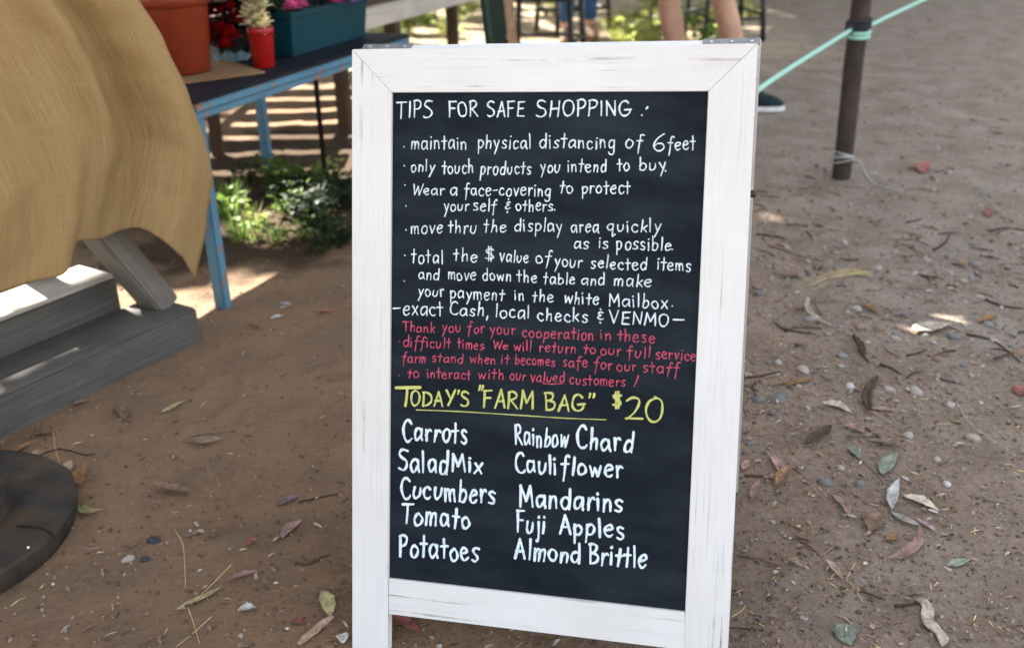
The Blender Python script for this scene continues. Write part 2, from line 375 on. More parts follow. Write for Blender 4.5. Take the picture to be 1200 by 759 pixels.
# ------------------------------------------------------------------ handwriting
GL = {
'a': (54, '44 46 30 58 12 50 4 28 12 4 28 6 42 30|-44 56 44 14 50 0'), 'b': (50, '-8 100 6 2|6 30 20 54 38 50 44 28 32 4 16 0 6 10'),
'c': (45, '40 48 26 58 10 48 4 26 14 4 30 0 42 10'), 'd': (52, '42 46 28 58 12 50 4 28 12 4 28 2 42 24|-44 100 43 0'),
'e': (50, '6 30 26 34 42 42 36 56 20 58 6 42 4 20 16 2 32 2 44 12'), 'f': (42, '44 92 36 100 26 94 22 70 18 10 14 -36|-2 52 40 56'),
'g': (54, '42 46 28 58 12 50 4 28 14 6 30 8 42 30|44 56 43 10 40 -24 28 -40 10 -36 4 -24'), 'h': (48, '-8 100 6 0|6 26 18 50 32 54 38 40 38 0'),
'i': (20, '-8 56 8 0|-8 79 10 84'), 'j': (28, '20 56 20 -10 12 -36 0 -34|-20 79 22 84'), 'k': (46, '-8 100 6 0|-40 54 8 24|-16 30 42 0'),
'l': (18, '-8 100 8 0'), 'm': (70, '-6 56 6 0|6 30 16 54 28 54 32 36 32 0|32 30 42 54 54 54 60 38 60 0'), 'n': (48, '-6 56 6 0|6 28 18 54 32 54 38 38 38 0'),
'o': (50, '24 58 9 48 4 28 12 4 28 0 42 14 44 36 34 54 20 58'), 'p': (50, '-8 56 6 -42|6 36 20 56 36 54 44 34 36 10 20 2 8 12'),
'q': (56, '42 48 28 58 12 50 4 30 14 8 30 10 42 30|44 56 42 -20 44 -40 52 -34 58 -24'), 'r': (38, '-8 56 8 0|8 28 18 50 30 56 38 50'),
's': (42, '36 52 22 58 8 48 14 34 32 22 34 8 20 0 4 6'), 't': (38, '-19 92 17 0|-0 56 38 58'), 'u': (52, '6 56 5 20 14 2 28 4 40 22 43 56'),
'v': (46, '-4 56 22 0 42 58'), 'w': (66, '-4 56 16 0 32 46 46 0 62 58'), 'x': (46, '-4 56 40 0|-40 58 2 0'), 'y': (46, '-4 56 20 14|-42 58 8 -42'),
'T': (54, '-0 96 58 100|-28 98 26 0'), 'I': (22, '-10 100 10 0'), 'P': (48, '-8 98 6 0|4 96 26 100 46 86 42 62 24 48 6 46'),
'S': (54, '50 92 34 100 14 94 8 74 24 58 44 44 48 20 32 2 12 2 2 10'), 'F': (50, '-8 98 6 0|-4 96 50 100|-8 54 42 56'),
'O': (64, '30 98 10 86 4 48 14 8 34 0 54 18 58 56 48 88 26 98'), 'R': (56, '-8 98 6 0|4 94 28 100 46 86 40 62 10 48|-18 50 56 0'),
'A': (56, '-2 0 30 100 54 0|-10 36 48 38'), 'E': (54, '-10 96 8 2 52 2|-8 98 52 100|-10 52 44 54'), 'H': (58, '-8 98 6 0|-50 100 48 0|-6 50 50 52'),
'N': (60, '-6 0 8 98 50 4 54 100'), 'G': (64, '54 84 40 98 20 92 6 62 6 24 20 2 42 4 56 22 58 40|-32 40 66 42'), 'V': (56, '-2 100 26 0 56 104'),
'M': (72, '-4 0 10 98 34 30 60 98 68 0'), 'D': (60, '-8 98 6 0|2 96 34 94 56 70 56 34 36 6 6 0'), 'Y': (56, '-4 100 28 52|-58 104 22 0'),
'B': (54, '-8 98 6 0|4 96 28 100 42 86 36 62 10 54|10 54 38 50 50 30 40 6 6 0'), 'C': (54, '52 86 38 100 18 92 4 58 8 20 26 0 44 4 54 16'),
'W': (78, '-2 100 18 0 38 80 56 0 78 100'), '6': (52, '44 100 20 70 6 34 14 4 34 0 48 18 40 40 20 42 8 26'),
'2': (56, '6 82 22 100 44 92 46 66 26 30 2 2|-2 2 54 6'), '0': (58, '30 100 10 84 4 48 14 8 32 0 50 18 54 56 44 88 26 100'),
'$': (46, '44 82 28 90 10 78 14 60 38 44 42 22 26 8 6 16|-20 108 18 -8|-32 108 30 -8'),
'&': (40, '34 74 20 80 8 66 26 52 14 44 6 30 20 18 36 26|-20 104 22 98|-18 -4 20 -10'), '-': (40, '-4 34 36 38'), "'": (16, '-10 104 8 84'),
'!': (26, '-18 100 8 22|-4 2 6 -4'), ':': (26, '-18 62 24 72|-4 8 8 2'), '.': (14, '-4 4 7 0'), ',': (14, '-8 8 2 -18'), '"': (34, '-10 104 4 78|-26 104 20 78'),
}
WHT, RED, YEL = 0, 1, 2
# (words of one line: text, left, right, baseline, cap height), stroke width -- all in photograph units, laid on the board's plane
LINES = [
(WHT, 3.0, [('TIPS', 465, 506, 138, 19), ('FOR', 526, 559, 137.7, 17.5), ('SAFE', 571, 614, 137, 17), ('SHOPPING', 629, 738.7, 136.6, 18), (':', 751, 758, 136, 14)]),
(WHT, 2.4, [('.', 473.5, 476, 172, 14), ('maintain', 481.6, 546.6, 174.2, 16.5), ('physical', 560, 622, 173.7, 16.5), ('distancing', 632.4, 721, 173.5, 16.5), ('of', 732.8, 752.8, 174, 17), ('6', 764.8, 778, 176, 20), ('feet', 782.3, 814.6, 175.6, 16.5)]),
(WHT, 2.4, [('.', 474, 476.5, 195, 12), ('only', 481.6, 508.6, 201, 14), ('touch', 518.5, 554.4, 203, 15.5), ('products', 562.8, 621.9, 204, 15.5), ('you', 633.5, 656.4, 202, 14.5), ('intend', 664.9, 710.6, 201.6, 15), ('to', 723.9, 737.4, 201, 15.5), ('buy', 749.2, 780.2, 200, 15.5), ('.', 780, 783, 200.5, 15)]),
(WHT, 2.4, [('.', 474.5, 477, 217, 12), ('Wear', 483.7, 520, 228.4, 13), ('a', 527.6, 535.4, 228.2, 14), ('face-covering', 544.3, 645.3, 228.6, 15), ('to', 655.8, 671.2, 226.3, 14.5), ('protect', 682, 738, 226.3, 15.5)]),
(WHT, 2.3, [('.', 475.5, 478, 242, 12), ('your', 520.6, 549, 246.7, 13.5), ('self', 555, 581.2, 246.3, 14), ('&', 591.8, 597.5, 247, 13), ('others', 604.6, 647.4, 246.7, 14), ('.', 650, 652.5, 247, 14)]),
(WHT, 2.3, [('.', 475.5, 478, 269.5, 12), ('move', 481.8, 518.3, 273.4, 15), ('thru', 525.7, 558.3, 273, 15), ('the', 567.2, 592.9, 272, 15), ('display', 603.1, 658.7, 271, 15.5), ('area', 669.4, 701.4, 271.9, 15.5), ('quickly', 711.2, 773.4, 271.5, 15)]),
(WHT, 2.3, [('as', 672.9, 689.5, 290.6, 15), ('is', 701.4, 712, 291, 14), ('possible', 722.2, 785.9, 292, 15.5), ('.', 788, 791, 293, 14)]),
(WHT, 2.4, [('.', 474.5, 477, 300, 12), ('total', 482.6, 518.8, 308, 17), ('the', 532.3, 558.7, 305.5, 14.5), ('$', 568.5, 578, 304, 15.5), ('value', 585.8, 619.2, 306.5, 15), ('of', 627.8, 645, 308, 15), ('your', 649.8, 681.8, 312, 14.5), ('selected', 692.5, 757.4, 313.7, 14.5), ('items', 769.9, 809, 316, 15)]),
(WHT, 2.3, [('.', 474, 476.5, 329.5, 12), ('and', 490.8, 514.2, 327.4, 13), ('move', 524.9, 557.3, 327.6, 14), ('down', 565.7, 598.5, 328.2, 13.5), ('the', 606, 629.5, 329.9, 14.5), ('table', 637, 673.6, 332.2, 13.5), ('and', 681.3, 708.5, 333.3, 13.5), ('make', 719.5, 763, 335, 14.5)]),
(WHT, 2.4, [('your', 490.3, 520, 346.4, 14), ('payment', 527.4, 590, 348.8, 14.5), ('in', 603, 614, 351, 13), ('the', 624.2, 648.5, 352.8, 13.5), ('white', 661, 701.4, 355, 14.5), ('Mailbox', 713.8, 782.3, 358.2, 15), ('.', 788, 791, 359.5, 13)]),
(WHT, 2.6, [('-', 460.2, 468.4, 366, 12), ('exact', 472.7, 518.3, 368.6, 17), ('Cash', 527.7, 566.9, 368.6, 15), (',', 571, 574, 371, 15), ('local', 580.6, 620.2, 371.5, 15.5), ('checks', 629.8, 688, 374.8, 15), ('&', 699.6, 707, 377, 15), ('VENMO', 714.7, 783, 379, 14), ('-', 788, 801, 380, 14)]),
(RED, 2.1, [('Thank', 472.7, 509.3, 388, 11.5), ('you', 518.2, 540, 388.3, 12.5), ('for', 547.9, 567.6, 389.5, 12.5), ('your', 574.6, 603.2, 390.8, 13), ('cooperation', 612, 695.3, 394.5, 13.5), ('in', 703.6, 716, 397.4, 13), ('these', 724, 767.3, 399.5, 14)]),
(RED, 2.1, [('.', 468, 470, 400, 9), ('difficult', 472.7, 528, 405.3, 12.5), ('times', 536, 566.6, 407.7, 12), ('.', 567.5, 569.5, 408, 11), ('We', 578, 595, 408.6, 9.5), ('will', 602.2, 622.4, 410.3, 12), ('return', 631.9, 674.7, 412, 13), ('to', 683.7, 698, 413.5, 12), ('our', 703.6, 727.6, 415.3, 13), ('full', 735, 761.4, 417.6, 13.5), ('service', 768.6, 815, 420, 13.5)]),
(RED, 2.1, [('farm', 471.4, 499, 424, 12), ('stand', 506.3, 542.3, 423.8, 11.5), ('when', 550.8, 580.5, 424.9, 11.5), ('it', 586.8, 596.3, 426, 12), ('becomes', 603.8, 650, 427, 12.5), ('safe', 659.4, 688.3, 429.2, 13), ('for', 696.3, 717, 432, 13.5), ('our', 723, 745, 434.3, 13.5), ('staff', 753.4, 795.3, 436, 13)]),
(RED, 2.1, [('.', 468, 470, 440, 9), ('to', 477.7, 491, 441.8, 11.5), ('interact', 500.4, 551.4, 442.5, 12), ('with', 560, 590.4, 443.5, 12), ('our', 597.7, 615.7, 444.8, 12.5), ('valued', 621.6, 661.2, 446.6, 12.5), ('customers', 667.3, 732.2, 450, 13), ('!', 743, 749, 452.5, 12)]),
(YEL, 3.6, [('T', 463.4, 486, 474, 21), ("ODAY'S", 481, 549, 474, 17.5), ('"', 559.7, 565.5, 475, 23), ('FARM', 566.5, 624, 477.5, 20.5), ('BAG', 638.8, 684.3, 480.3, 19), ('"', 689, 697.5, 482, 22), ('$', 717.8, 727.5, 476, 15.5)]),
(YEL, 3.6, [('2', 734, 751.6, 489.5, 25), ('0', 755, 775.6, 492.3, 27)]),
(WHT, 4.5, [('Carrots', 472.5, 547, 515.3, 24.5)]), (WHT, 4.5, [('Salad', 467.5, 524.6, 551.3, 25.5), ('Mix', 530, 565, 551.8, 20.5)]),
(WHT, 4.5, [('Cucumbers', 470.5, 580, 582.5, 24)]), (WHT, 4.5, [('Tomato', 471, 550, 613, 23.5)]), (WHT, 4.5, [('Potatoes', 468, 560, 651, 26)]),
(WHT, 3.6, [('Rainbow', 604, 665, 521, 23.5)]), (WHT, 4.4, [('Chard', 676, 741, 525, 25.5)]), (WHT, 4.2, [('Cauli', 605, 652, 553, 22.5), ('flower', 658, 729, 555, 22)]),
(WHT, 4.4, [('Mandarins', 609, 729, 592, 24)]), (WHT, 4.2, [('Fuji', 606, 638, 623, 24), ('Apples', 656, 731, 625, 22.5)]), (WHT, 4.4, [('Almond', 604, 679, 654, 22.5), ('Brittle', 691, 757, 660, 23)]),
]
NB = 0.0062; LS = 13
hr = random.Random(11); HZ = [0]
def ribbon(bm, pts, w):
    """flat chalk stroke of photograph-space points laid on the board, round ends"""
    P = [on_plane(x, y, brd(0, 0, NB), NRM) for x, y in pts]
    HZ[0] += 1; lift = (HZ[0] % 40) * 1.0e-5
    Q = [P[0]]
    for p in P[1:]:
        if (p - Q[-1]).length > 1e-5: Q.append(p)
    P = Q
    if len(P) == 1: P.append(P[0] + UA * 0.0004)
    hw = w * 0.00132 * (0.58 if w < 3.4 else 0.67) / 2; L = []; Rr = []; n = len(P)
    ph = hr.uniform(0, 6)
    for i, p in enumerate(P):
        d = (P[min(i + 1, n - 1)] - P[max(i - 1, 0)]).normalized(); s = NRM.cross(d)
        k = hw * (1.06 + 0.20 * math.sin(i * 0.55 + ph) - 0.30 * (i / n) ** 3 + hr.uniform(-0.07, 0.07))
        o = -NRM * (lift + i * 1.2e-6); L.append(bm.verts.new(p + s * k + o)); Rr.append(bm.verts.new(p - s * k + o))
    for i in range(n - 1): bm.faces.new((L[i], L[i + 1], Rr[i + 1], Rr[i]))
    for e, sgn in ((0, -1), (n - 1, 1)):
        d = (P[min(e + 1, n - 1)] - P[max(e - 1, 0)]).normalized() * sgn; s = NRM.cross(d); o = -NRM * (lift + e * 1.2e-6)
        k = (L[e].co - Rr[e].co).length / 2
        fan = [bm.verts.new(P[e] + (s * math.cos(t) + d * math.sin(t)) * k + o) for t in [math.pi * j / 6 for j in range(1, 6)]]
        a, b = (L[e], Rr[e]) if sgn > 0 else (Rr[e], L[e])
        bm.faces.new([a] + fan + [b])
def glyph_strokes(ch):
    w, s = GL[ch]; out = []
    for st in s.split('|'):
        straight = st.startswith('-'); v = [float(x) / 100 for x in (st[1:] if straight else st).split()]
        pts = [(v[i], v[i + 1]) for i in range(0, len(v), 2)]
        out.append((straight, pts))
    return w / 100, out
def write_line(words, width):
    bm = BM()
    mx = sum(w[1] for w in words) / len(words); my = sum(w[3] for w in words) / len(words)
    den = sum((w[1] - mx) ** 2 for w in words)
    for text, x0, x1, yb, cap in words:
        gsl = -0.006 + (yb - 107) / 610 * 0.12
        sl = (sum((w[1] - mx) * (w[3] - my) for w in words) / den) if den > 2500 else gsl * 0.7
        total = sum(GL[c][0] + LS for c in text) / 100 - 0.06 - LS / 100; sx = (x1 - x0) / max(total, 0.08); x = x0 - 0.02 * sx
        if text in '.,': sx = cap
        for ch in text:
            w, strokes = glyph_strokes(ch)
            rot = hr.uniform(-0.08, 0.08); sc = hr.uniform(0.92, 1.08); dy = hr.uniform(-0.05, 0.05) * cap
            jj = [(hr.uniform(-.025, .025), hr.uniform(-.025, .025)) for _ in range(12)]
            for straight, pts in strokes:
                pts = [(a + jj[i % 12][0], b + jj[i % 12][1]) for i, (a, b) in enumerate(pts)]
                q = [Vector((a, b, 0)) for a, b in pts]
                if not straight: q = smooth_path(q, 5)
                else:
                    r2 = []
                    for a, b in zip(q, q[1:]): r2 += [a.lerp(b, t / 4) + Vector((math.sin(t / 4 * 3.14) * 0.012, 0, 0)) for t in range(4)]
                    q = r2 + [q[-1]]
                o = []
                for p in q:
                    px = x + p.x * sx - 0.0 + p.y * cap * (rot + 0.03); py = yb + (px - x0) * sl - p.y * cap * sc + dy
                    o.append((px, py))
                if straight and len(pts) > 2:           # sharp corners: one ribbon per leg
                    for i in range(len(pts) - 1): ribbon(bm, o[i * 4:i * 4 + 5], width)
                else: ribbon(bm, o, width * (1.5 if text == 'T' and width > 3.5 else 1))
            x += (w + LS / 100) * sx
    return bm
def stroke_line(bm, pts, width):
    q = smooth_path([Vector((a, b, 0)) for a, b in pts], 12); ribbon(bm, [(p.x, p.y) for p in q], width)
for ci, wd, words in LINES:
    bm = write_line(words, wd)
    if ci == YEL and words[0][0] == 'T': stroke_line(bm, [(488, 480), (540, 482), (620, 487), (665, 489.8), (710.5, 491.5)], 1.9)
    if ci == RED and words[1][0] == 'to': stroke_line(bm, [(636.8, 449), (648, 449.8), (659.5, 449)], 1.8)
    mk('chalk_writing', bm, (CH_W, CH_R, CH_Y)[ci], board)

# ------------------------------------------------------------------ unseen shade tree, added to cast the yard's shade
SD2 = Vector((0.5295, 0.8483))
def sunlit(x, y):
    """where gaps are shaped into the crown to let sun reach the ground"""
    w = 0.16 * noise.noise((x * 1.7, y * 1.7, 9.0))
    if y > 7.05 + w * 2.5 and x < 2.0 + (y - 8.49) * 0.72 + w and not (x > 0.7 and y > 9.9 + 3 * w): return True
    if y > 4.32 + w and y < 6.4 and -1.5 < x < -0.9 + w: return True
    if 4.3 < y < 5.3 and -0.80 < x < -0.62: return True
    if ((x + 0.90) / 0.17) ** 2 + ((y - 3.60) / 0.15) ** 2 < 1 + 5 * w: return True
    if ((x + 0.83) / 0.15) ** 2 + ((y - 2.92) / 0.11) ** 2 < 1: return True
    k = ((x + 0.95) * SD2.x + (y - 2.32) * SD2.y, (x + 0.95) * SD2.y - (y - 2.32) * SD2.x)    # low shelf and hem of the draped stand
    if -1.6 < k[0] < 0.36 and -0.85 < k[1] < -0.09: return True
    return False
def build_shade_tree():
    LEAFM = mat_leaf('tree_leaf', (0.045, 0.07, 0.025), 0.12)
    BARK = simple('bark', (0.13, 0.10, 0.075), 0.9, 0.1, 0.4, 12, 0.5)
    base = Vector((-6.6, 2.6, 0)); t = thing('tree', 'unseen shade tree added over the market yard, its crown gaps shaped for sun patches', 'tree', base)
    bm = BM(); top = base + Vector((0.4, 0.3, 3.4))
    add_tube(bm, smooth_path([base + Vector((0, 0, -0.2)), base + Vector((0.1, 0, 1.2)), base + Vector((0.15, 0.2, 2.4)), top], 4), [0.34 - 0.012 * i for i in range(13)], 14)
    for e in ((2.5, 3.0, 4.6), (3.2, 5.0, 4.8), (-3, 2.2, 4.6), (0.5, 3.6, 4.9)):
        e = Vector(e); mid = top.lerp(e, 0.5) + Vector((0, 0, 0.35)); pth = smooth_path([top - Vector((0, 0, 0.3)), mid, e], 6)
        add_tube(bm, pth, [0.15 - 0.010 * i for i in range(len(pth))], 8)
    mk('trunk', bm, BARK, t)
    bm = BM(); r = random.Random(3); k = SUN / SUN.z; y = 0.3; st = 0.125
    def add_leaf(qx, qy, z, s):
        c = Vector((qx, qy, 0)) + k * z
        rot = Euler((r.uniform(-.6, .6), r.uniform(-.6, .6), r.uniform(0, 6.3))).to_matrix()
        bm.faces.new([bm.verts.new(c + rot @ Vector(v)) for v in ((-s * 1.3, 0, 0), (-s * .2, -s * .75, .02), (s * 1.3, 0, -.01), (-s * .2, s * .75, .02))])
    while y < 15.5:
        x = -(2.2 + 0.5 * y)
        while x < 2.2 + 0.66 * y:
            for lay in range(4):
                qx, qy = x + r.uniform(-.08, .08), y + r.uniform(-.08, .08); z = 3.4 + lay * 0.55 + r.uniform(-.3, .3)
                s = r.uniform(0.09, 0.14)
                # keep the gaps open: test the leaf's own footprint
                if (qx - 1.19) ** 2 + (qy - 2.555) ** 2 < .30 ** 2: continue
                if any(sunlit(qx + a * s * 1.2, qy + b * s * 1.2) for a, b in ((0, 0), (1, 0), (-1, 0), (0, 1), (0, -1), (.6, .6), (-.6, .6), (.6, -.6), (-.6, -.6))): continue
                add_leaf(qx, qy, z, s)
            x += st
        y += st
    for _ in range(3400):                                    # small low leaves added to frame one gap for the sunlit leaf
        qx, qy = 1.19 + r.uniform(-.5, .5), 2.555 + r.uniform(-.5, .5); s = r.uniform(.03, .045)
        if (qx - 1.19) ** 2 / .13 ** 2 + (qy - 2.555) ** 2 / .09 ** 2 < 1 or any(((qx + a * s * 1.2 - 1.19) / .07) ** 2 + ((qy + b * s * 1.2 - 2.555) / .052) ** 2 < 1 for a, b in ((0, 0), (1, 0), (-1, 0), (0, 1), (0, -1))): continue
        add_leaf(qx, qy, r.uniform(1.7, 2.1), s)
    mk('crown', bm, LEAFM, t)
build_shade_tree()
# unseen hedges added to block low sky light behind and on the left
def added_hedge(a, b, h, label, seed):
    a = Vector(a); b = Vector(b); d = (b - a).normalized(); n = Vector((-d.y, d.x, 0)); L = (b - a).length; r = random.Random(seed); o = thing('added_hedge', label, 'added_hedge', (a + b) / 2); bm = BM()
    for _ in range(int(L * h * 26)):
        q = a + d * r.uniform(0, L) + n * r.uniform(-.7, .7) + Vector((0, 0, h * r.random())); s = r.uniform(.14, .26); rot = Euler((r.uniform(-3, 3), r.uniform(-3, 3), r.uniform(-3, 3))).to_matrix()
        bm.faces.new([bm.verts.new(q + rot @ Vector(v)) for v in ((-s * 1.3, 0, 0), (-s * .2, -s * .8, .03), (s * 1.3, 0, -.02), (-s * .2, s * .8, .03))])
    mk('foliage', bm, mat_leaf('hedge_leaf', (0.035, 0.055, 0.02), 0.1), o)
    bm = BM(); k = .5
    while k < L: add_tube(bm, [a + d * k, a + d * k + Vector((.05, .05, h * .9))], .07, 7); k += 1.6
    mk('stems', bm, simple('hedge_stem', (.09, .07, .05), .9), o)['kind'] = 'stuff'
added_hedge((-15, 14.5, 0), (13, 16.5, 0), 7.5, 'tall unseen hedge closing the yard at the back', 61)
added_hedge((-10.5, -4, 0), (-15, 14, 0), 6.5, 'tall unseen hedge along the left side of the yard', 62)

# ------------------------------------------------------------------ draped stand on the left
SA = Vector((-1.20046958, 2.02229109, 0)); SD = Vector((0.52952168, 0.8482964, 0)); SN = Vector((0.8482964, -0.52952168, 0)); SB = 0.622
def st(s, off, z): return SA + SD * s + SN * (-off) + Vector((0, 0, z))
Zv = Vector((0, 0, 1))
stand = thing('display_stand', 'weathered grey timber display stand under the burlap cloth', 'table', st(-0.3, 0.35, 0))
def splank(name, s0, s1, o0, o1, z0, z1, mat, bev=0.004):
    bm = BM(); add_plank(bm, st((s0 + s1) / 2, (o0 + o1) / 2, (z0 + z1) / 2), SD, -SN, Zv, s1 - s0, o1 - o0, z1 - z0, bev); return mk(name, bm, mat, stand)
splank('base_beam', -1.6, SB, 0.0, 0.185, -0.01, 0.108, GREYWOOD, 0.008)
splank('shelf_plank', -1.6, SB - 0.10, 0.192, 0.345, -0.01, 0.195, GREYWOOD, 0.005)
splank('shelf_plank', -1.6, SB - 0.10, 0.42, 0.56, 0.109, 0.195, GREYWOOD, 0.005)
splank('sunlit_shelf_top', -1.6, SB - 0.103, 0.195, 0.343, 0.1952, 0.2052, PALEWOOD, 0.002)  # pale board added so the sunlit strip looks brighter
splank('tabletop', -1.6, 0.50, 0.0, 0.42, 0.985, 1.02, GREYWOOD)
for s, o in ((-1.4, 0.06), (-1.4, 0.38), (0.40, 0.38)):
    bm = BM(); add_beam(bm, st(s, o, 0.0), st(s, o, 0.985), 0.07, 0.07, SD, 0.004); mk('leg', bm, GREYWOOD, stand)
for o in (0.115,):
    bm = BM(); add_beam(bm, st(SB - 0.03, o, 0.105), st(0.10, o, 0.98), 0.07, 0.095, SN, 0.006); mk('leg', bm, GREYWOOD if o > 0.3 else mat_wood('sunbleached_wood', (0.14, 0.125, 0.105), (0.24, 0.22, 0.19)), stand)
def edge_interp(tab, t):
    for (a, va), (b, vb) in zip(tab, tab[1:]):
        if (a <= t <= b): u = (t - a) / (b - a) if b > a else 0; u = u * u * (3 - 2 * u) * .5 + u * .5; return va + (vb - va) * u
    return tab[-1][1] if t > tab[-1][0] else tab[0][1]
def build_cloth():
    bm = BM(); uv = bm.loops.layers.uv.verify(); NS, NT_ = 170, 90
    # right selvedge: drop (0 = table edge, 1 = hem) -> distance along the stand
    right = [(0.0, 0.505), (0.10, 0.557), (0.25, 0.615), (0.42, 0.662), (0.57, 0.691), (0.68, 0.699), (0.83, 0.655), (1.0, 0.592)]
    hem = [(-1.4, 0.36), (-0.6, 0.33), (-0.25, 0.36), (0.05, 0.372), (0.187, 0.366), (0.288, 0.407), (0.40, 0.372), (0.46, 0.392), (0.536, 0.30), (0.592, 0.212)]
    grid = []
    for j in range(NT_ + 1):
        t = j / NT_; sr = edge_interp(right, t); row = []
        for i in range(NS + 1):
            a = i / NS; s1 = -1.4 + (0.592 + 1.4) * a; s = -1.4 + (sr + 1.4) * a
            z = 1.028 + t * (edge_interp(hem, s1) - 1.028)
            fold = 0.034 * math.sin(s1 * 9.5 + 0.6 + 0.8 * math.sin(t * 2.2)) + 0.026 * math.sin(s1 * 21 + 1.3 * t + 2) + 0.006 * math.sin(s1 * 47 - 2 * t)
            fold += 0.030 * noise.noise((s * 3.2, z * 2.2, 4)) + 0.010 * noise.noise((s * 9, z * 4, 7)) + 0.0025 * noise.noise((s * 40, z * 9, 1))
            fold += 0.03 * math.exp(-((s1 - 0.52) / 0.05) ** 2) * min(1, t * 2)
            fold += (1.1 - t * .85) * (0.07 * math.exp(-((s1 - 0.33) / 0.045) ** 2) - 0.06 * math.exp(-((s1 - 0.43) / 0.03) ** 2)) + 0.02 * math.exp(-((s1 - 0.02) / 0.06) ** 2)
            edge = 1 - 0.75 * max(0, (a - 0.93) / 0.07) ** 1.5
            off = -0.035 - fold * edge * min(1, 0.6 + t * 0.6) - 0.006 * t
            row.append((bm.verts.new(st(s, off, z)), (s1, z)))
        grid.append(row)
    top = []                                             # the part lying on the table
    for o in (0.43, 0.33, 0.22, 0.12, 0.0):
        top.append([(bm.verts.new(st(-1.4 + (0.505 + 1.4) * i / NS, o - (0.02 if o == 0 else 0), 1.024 + 0.004 * noise.noise((i * .1, o * 5, 0)))), (-1.4 + 1.99 * i / NS, 1.03 + o)) for i in range(NS + 1)])
    rows = top + grid
    for a, b in zip(rows, rows[1:]):
        for i in range(NS):
            q = (a[i], a[i + 1], b[i + 1], b[i]); f = bm.faces.new([v for v, _ in q]); f.smooth = True
            for lp, (_, c) in zip(f.loops, q): lp[uv].uv = c
    o = mk('burlap_cloth', bm, BURLAP, origin=st(-0.3, 0, 1.0)); tag(o, 'golden burlap cloth draped over the timber stand and hanging down in folds', 'tablecloth')
    m_ = o.modifiers.new('thickness', 'SOLIDIFY'); m_.thickness = 0.0016
build_cloth()

# ------------------------------------------------------------------ blue table and what stands on it
T0 = Vector((-0.86, 2.77, 0)); TE = Vector((0.37, 0.93, 0)).normalized(); TI = Vector((-TE.y, TE.x, 0)); TL_, TW, TZ = 1.32, 0.745, 0.632
def tb(a, i, z): return T0 + TE * a + TI * i + Vector((0, 0, z))
table = thing('blue_table', 'low blue table with chipped rusty paint behind the burlap cloth', 'table', tb(TL_ / 2, TW / 2, 0))
DARKTOP = simple('dark_tabletop', (0.011, 0.014, 0.02), 0.6, 0.15, 0.4, 14, 0.1)
def tplank(name, a0, a1, i0, i1, z0, z1, mat, bev=0.003):
    bm = BM(); add_plank(bm, tb((a0 + a1) / 2, (i0 + i1) / 2, (z0 + z1) / 2), TE, TI, Zv, a1 - a0, i1 - i0, z1 - z0, bev); return mk(name, bm, mat, table)
tplank('tabletop', 0.0, TL_, 0.004, TW, 0.622, TZ, DARKTOP)
tplank('apron', -0.004, TL_, 0.0, 0.03, 0.598, 0.6215, BLUE, 0.004); tplank('apron', 0.0, TL_, 0.010, 0.032, 0.574, 0.5975, BLUE, 0.004)
tplank('apron', 0.0, TL_, TW - 0.03, TW, 0.575, 0.6215, BLUE); tplank('apron', 0.0, 0.03, 0.035, TW - 0.035, 0.575, 0.6215, BLUE); tplank('apron', TL_ - 0.03, TL_, 0.035, TW - 0.035, 0.575, 0.6215, BLUE)
bm = BM()
a = 0.0
while a < TL_:                                           # beaded black trim along the edge
    add_plank(bm, tb(a, -0.001, 0.6265), TE, TI, Zv, 0.011, 0.008, 0.009, 0.002); a += 0.017
tr = mk('edge_trim', bm, BLACKMETAL, table); tr['kind'] = 'stuff'
for a, i in ((0.022, 0.027), (TL_ - 0.02, 0.027), (0.022, TW - 0.03), (TL_ - 0.02, TW - 0.03)):
    bm = BM(); add_beam(bm, tb(a, i, -0.005), tb(a, i, 0.573), 0.039, 0.039, TE, 0.005); mk('leg', bm, BLUE, table)

def pot(name, label, cat, c, rb, rt, h, mat, rim, soil=True, group=None):
    t = thing(name, label, cat, c, group)
    bm = BM(); add_lathe(bm, c, [(rb * .9, 0), (rb, 0.004), (rb + (rt - rb) * .82, h * .82), (rt, h * .84), (rt + rim, h * .845), (rt + rim, h), (rt + rim - .004, h + .003), (rt - .006, h), (rt - .012, h * .86), (rt * .6, h * .85)], 40); mk('pot_body', bm, mat, t)
    if soil:
        bm = BM(); add_lathe(bm, c + Vector((0, 0, h * .84)), [(rt * .93, 0), (rt * .93, .01), (rt * .4, .018)], 24); mk('potting_soil', bm, SOIL, t)
    return t
def leaf_face(bm, p, d, n, l, w, mi=0):
    """small pointed leaf from p along d, 4 faces with a fold along the midrib"""
    d = Vector(d).normalized(); s = d.cross(Vector(n)).normalized(); u = s.cross(d)
    a = bm.verts.new(p); m1 = bm.verts.new(p + d * l * .4 - u * l * .06); m2 = bm.verts.new(p + d * l * .75 - u * l * .02); e = bm.verts.new(p + d * l - u * l * .08)
    l1 = bm.verts.new(p + d * l * .38 + s * w * .5 + u * w * .15); l2 = bm.verts.new(p + d * l * .75 + s * w * .36 + u * w * .1)
    r1 = bm.verts.new(p + d * l * .38 - s * w * .5 + u * w * .15); r2 = bm.verts.new(p + d * l * .75 - s * w * .36 + u * w * .1)
    for q in ((a, m1, l1), (a, r1, m1), (m1, m2, l2, l1), (m1, r1, r2, m2), (m2, e, l2), (m2, r2, e)):
        f = bm.faces.new(q); f.material_index = mi; f.smooth = True
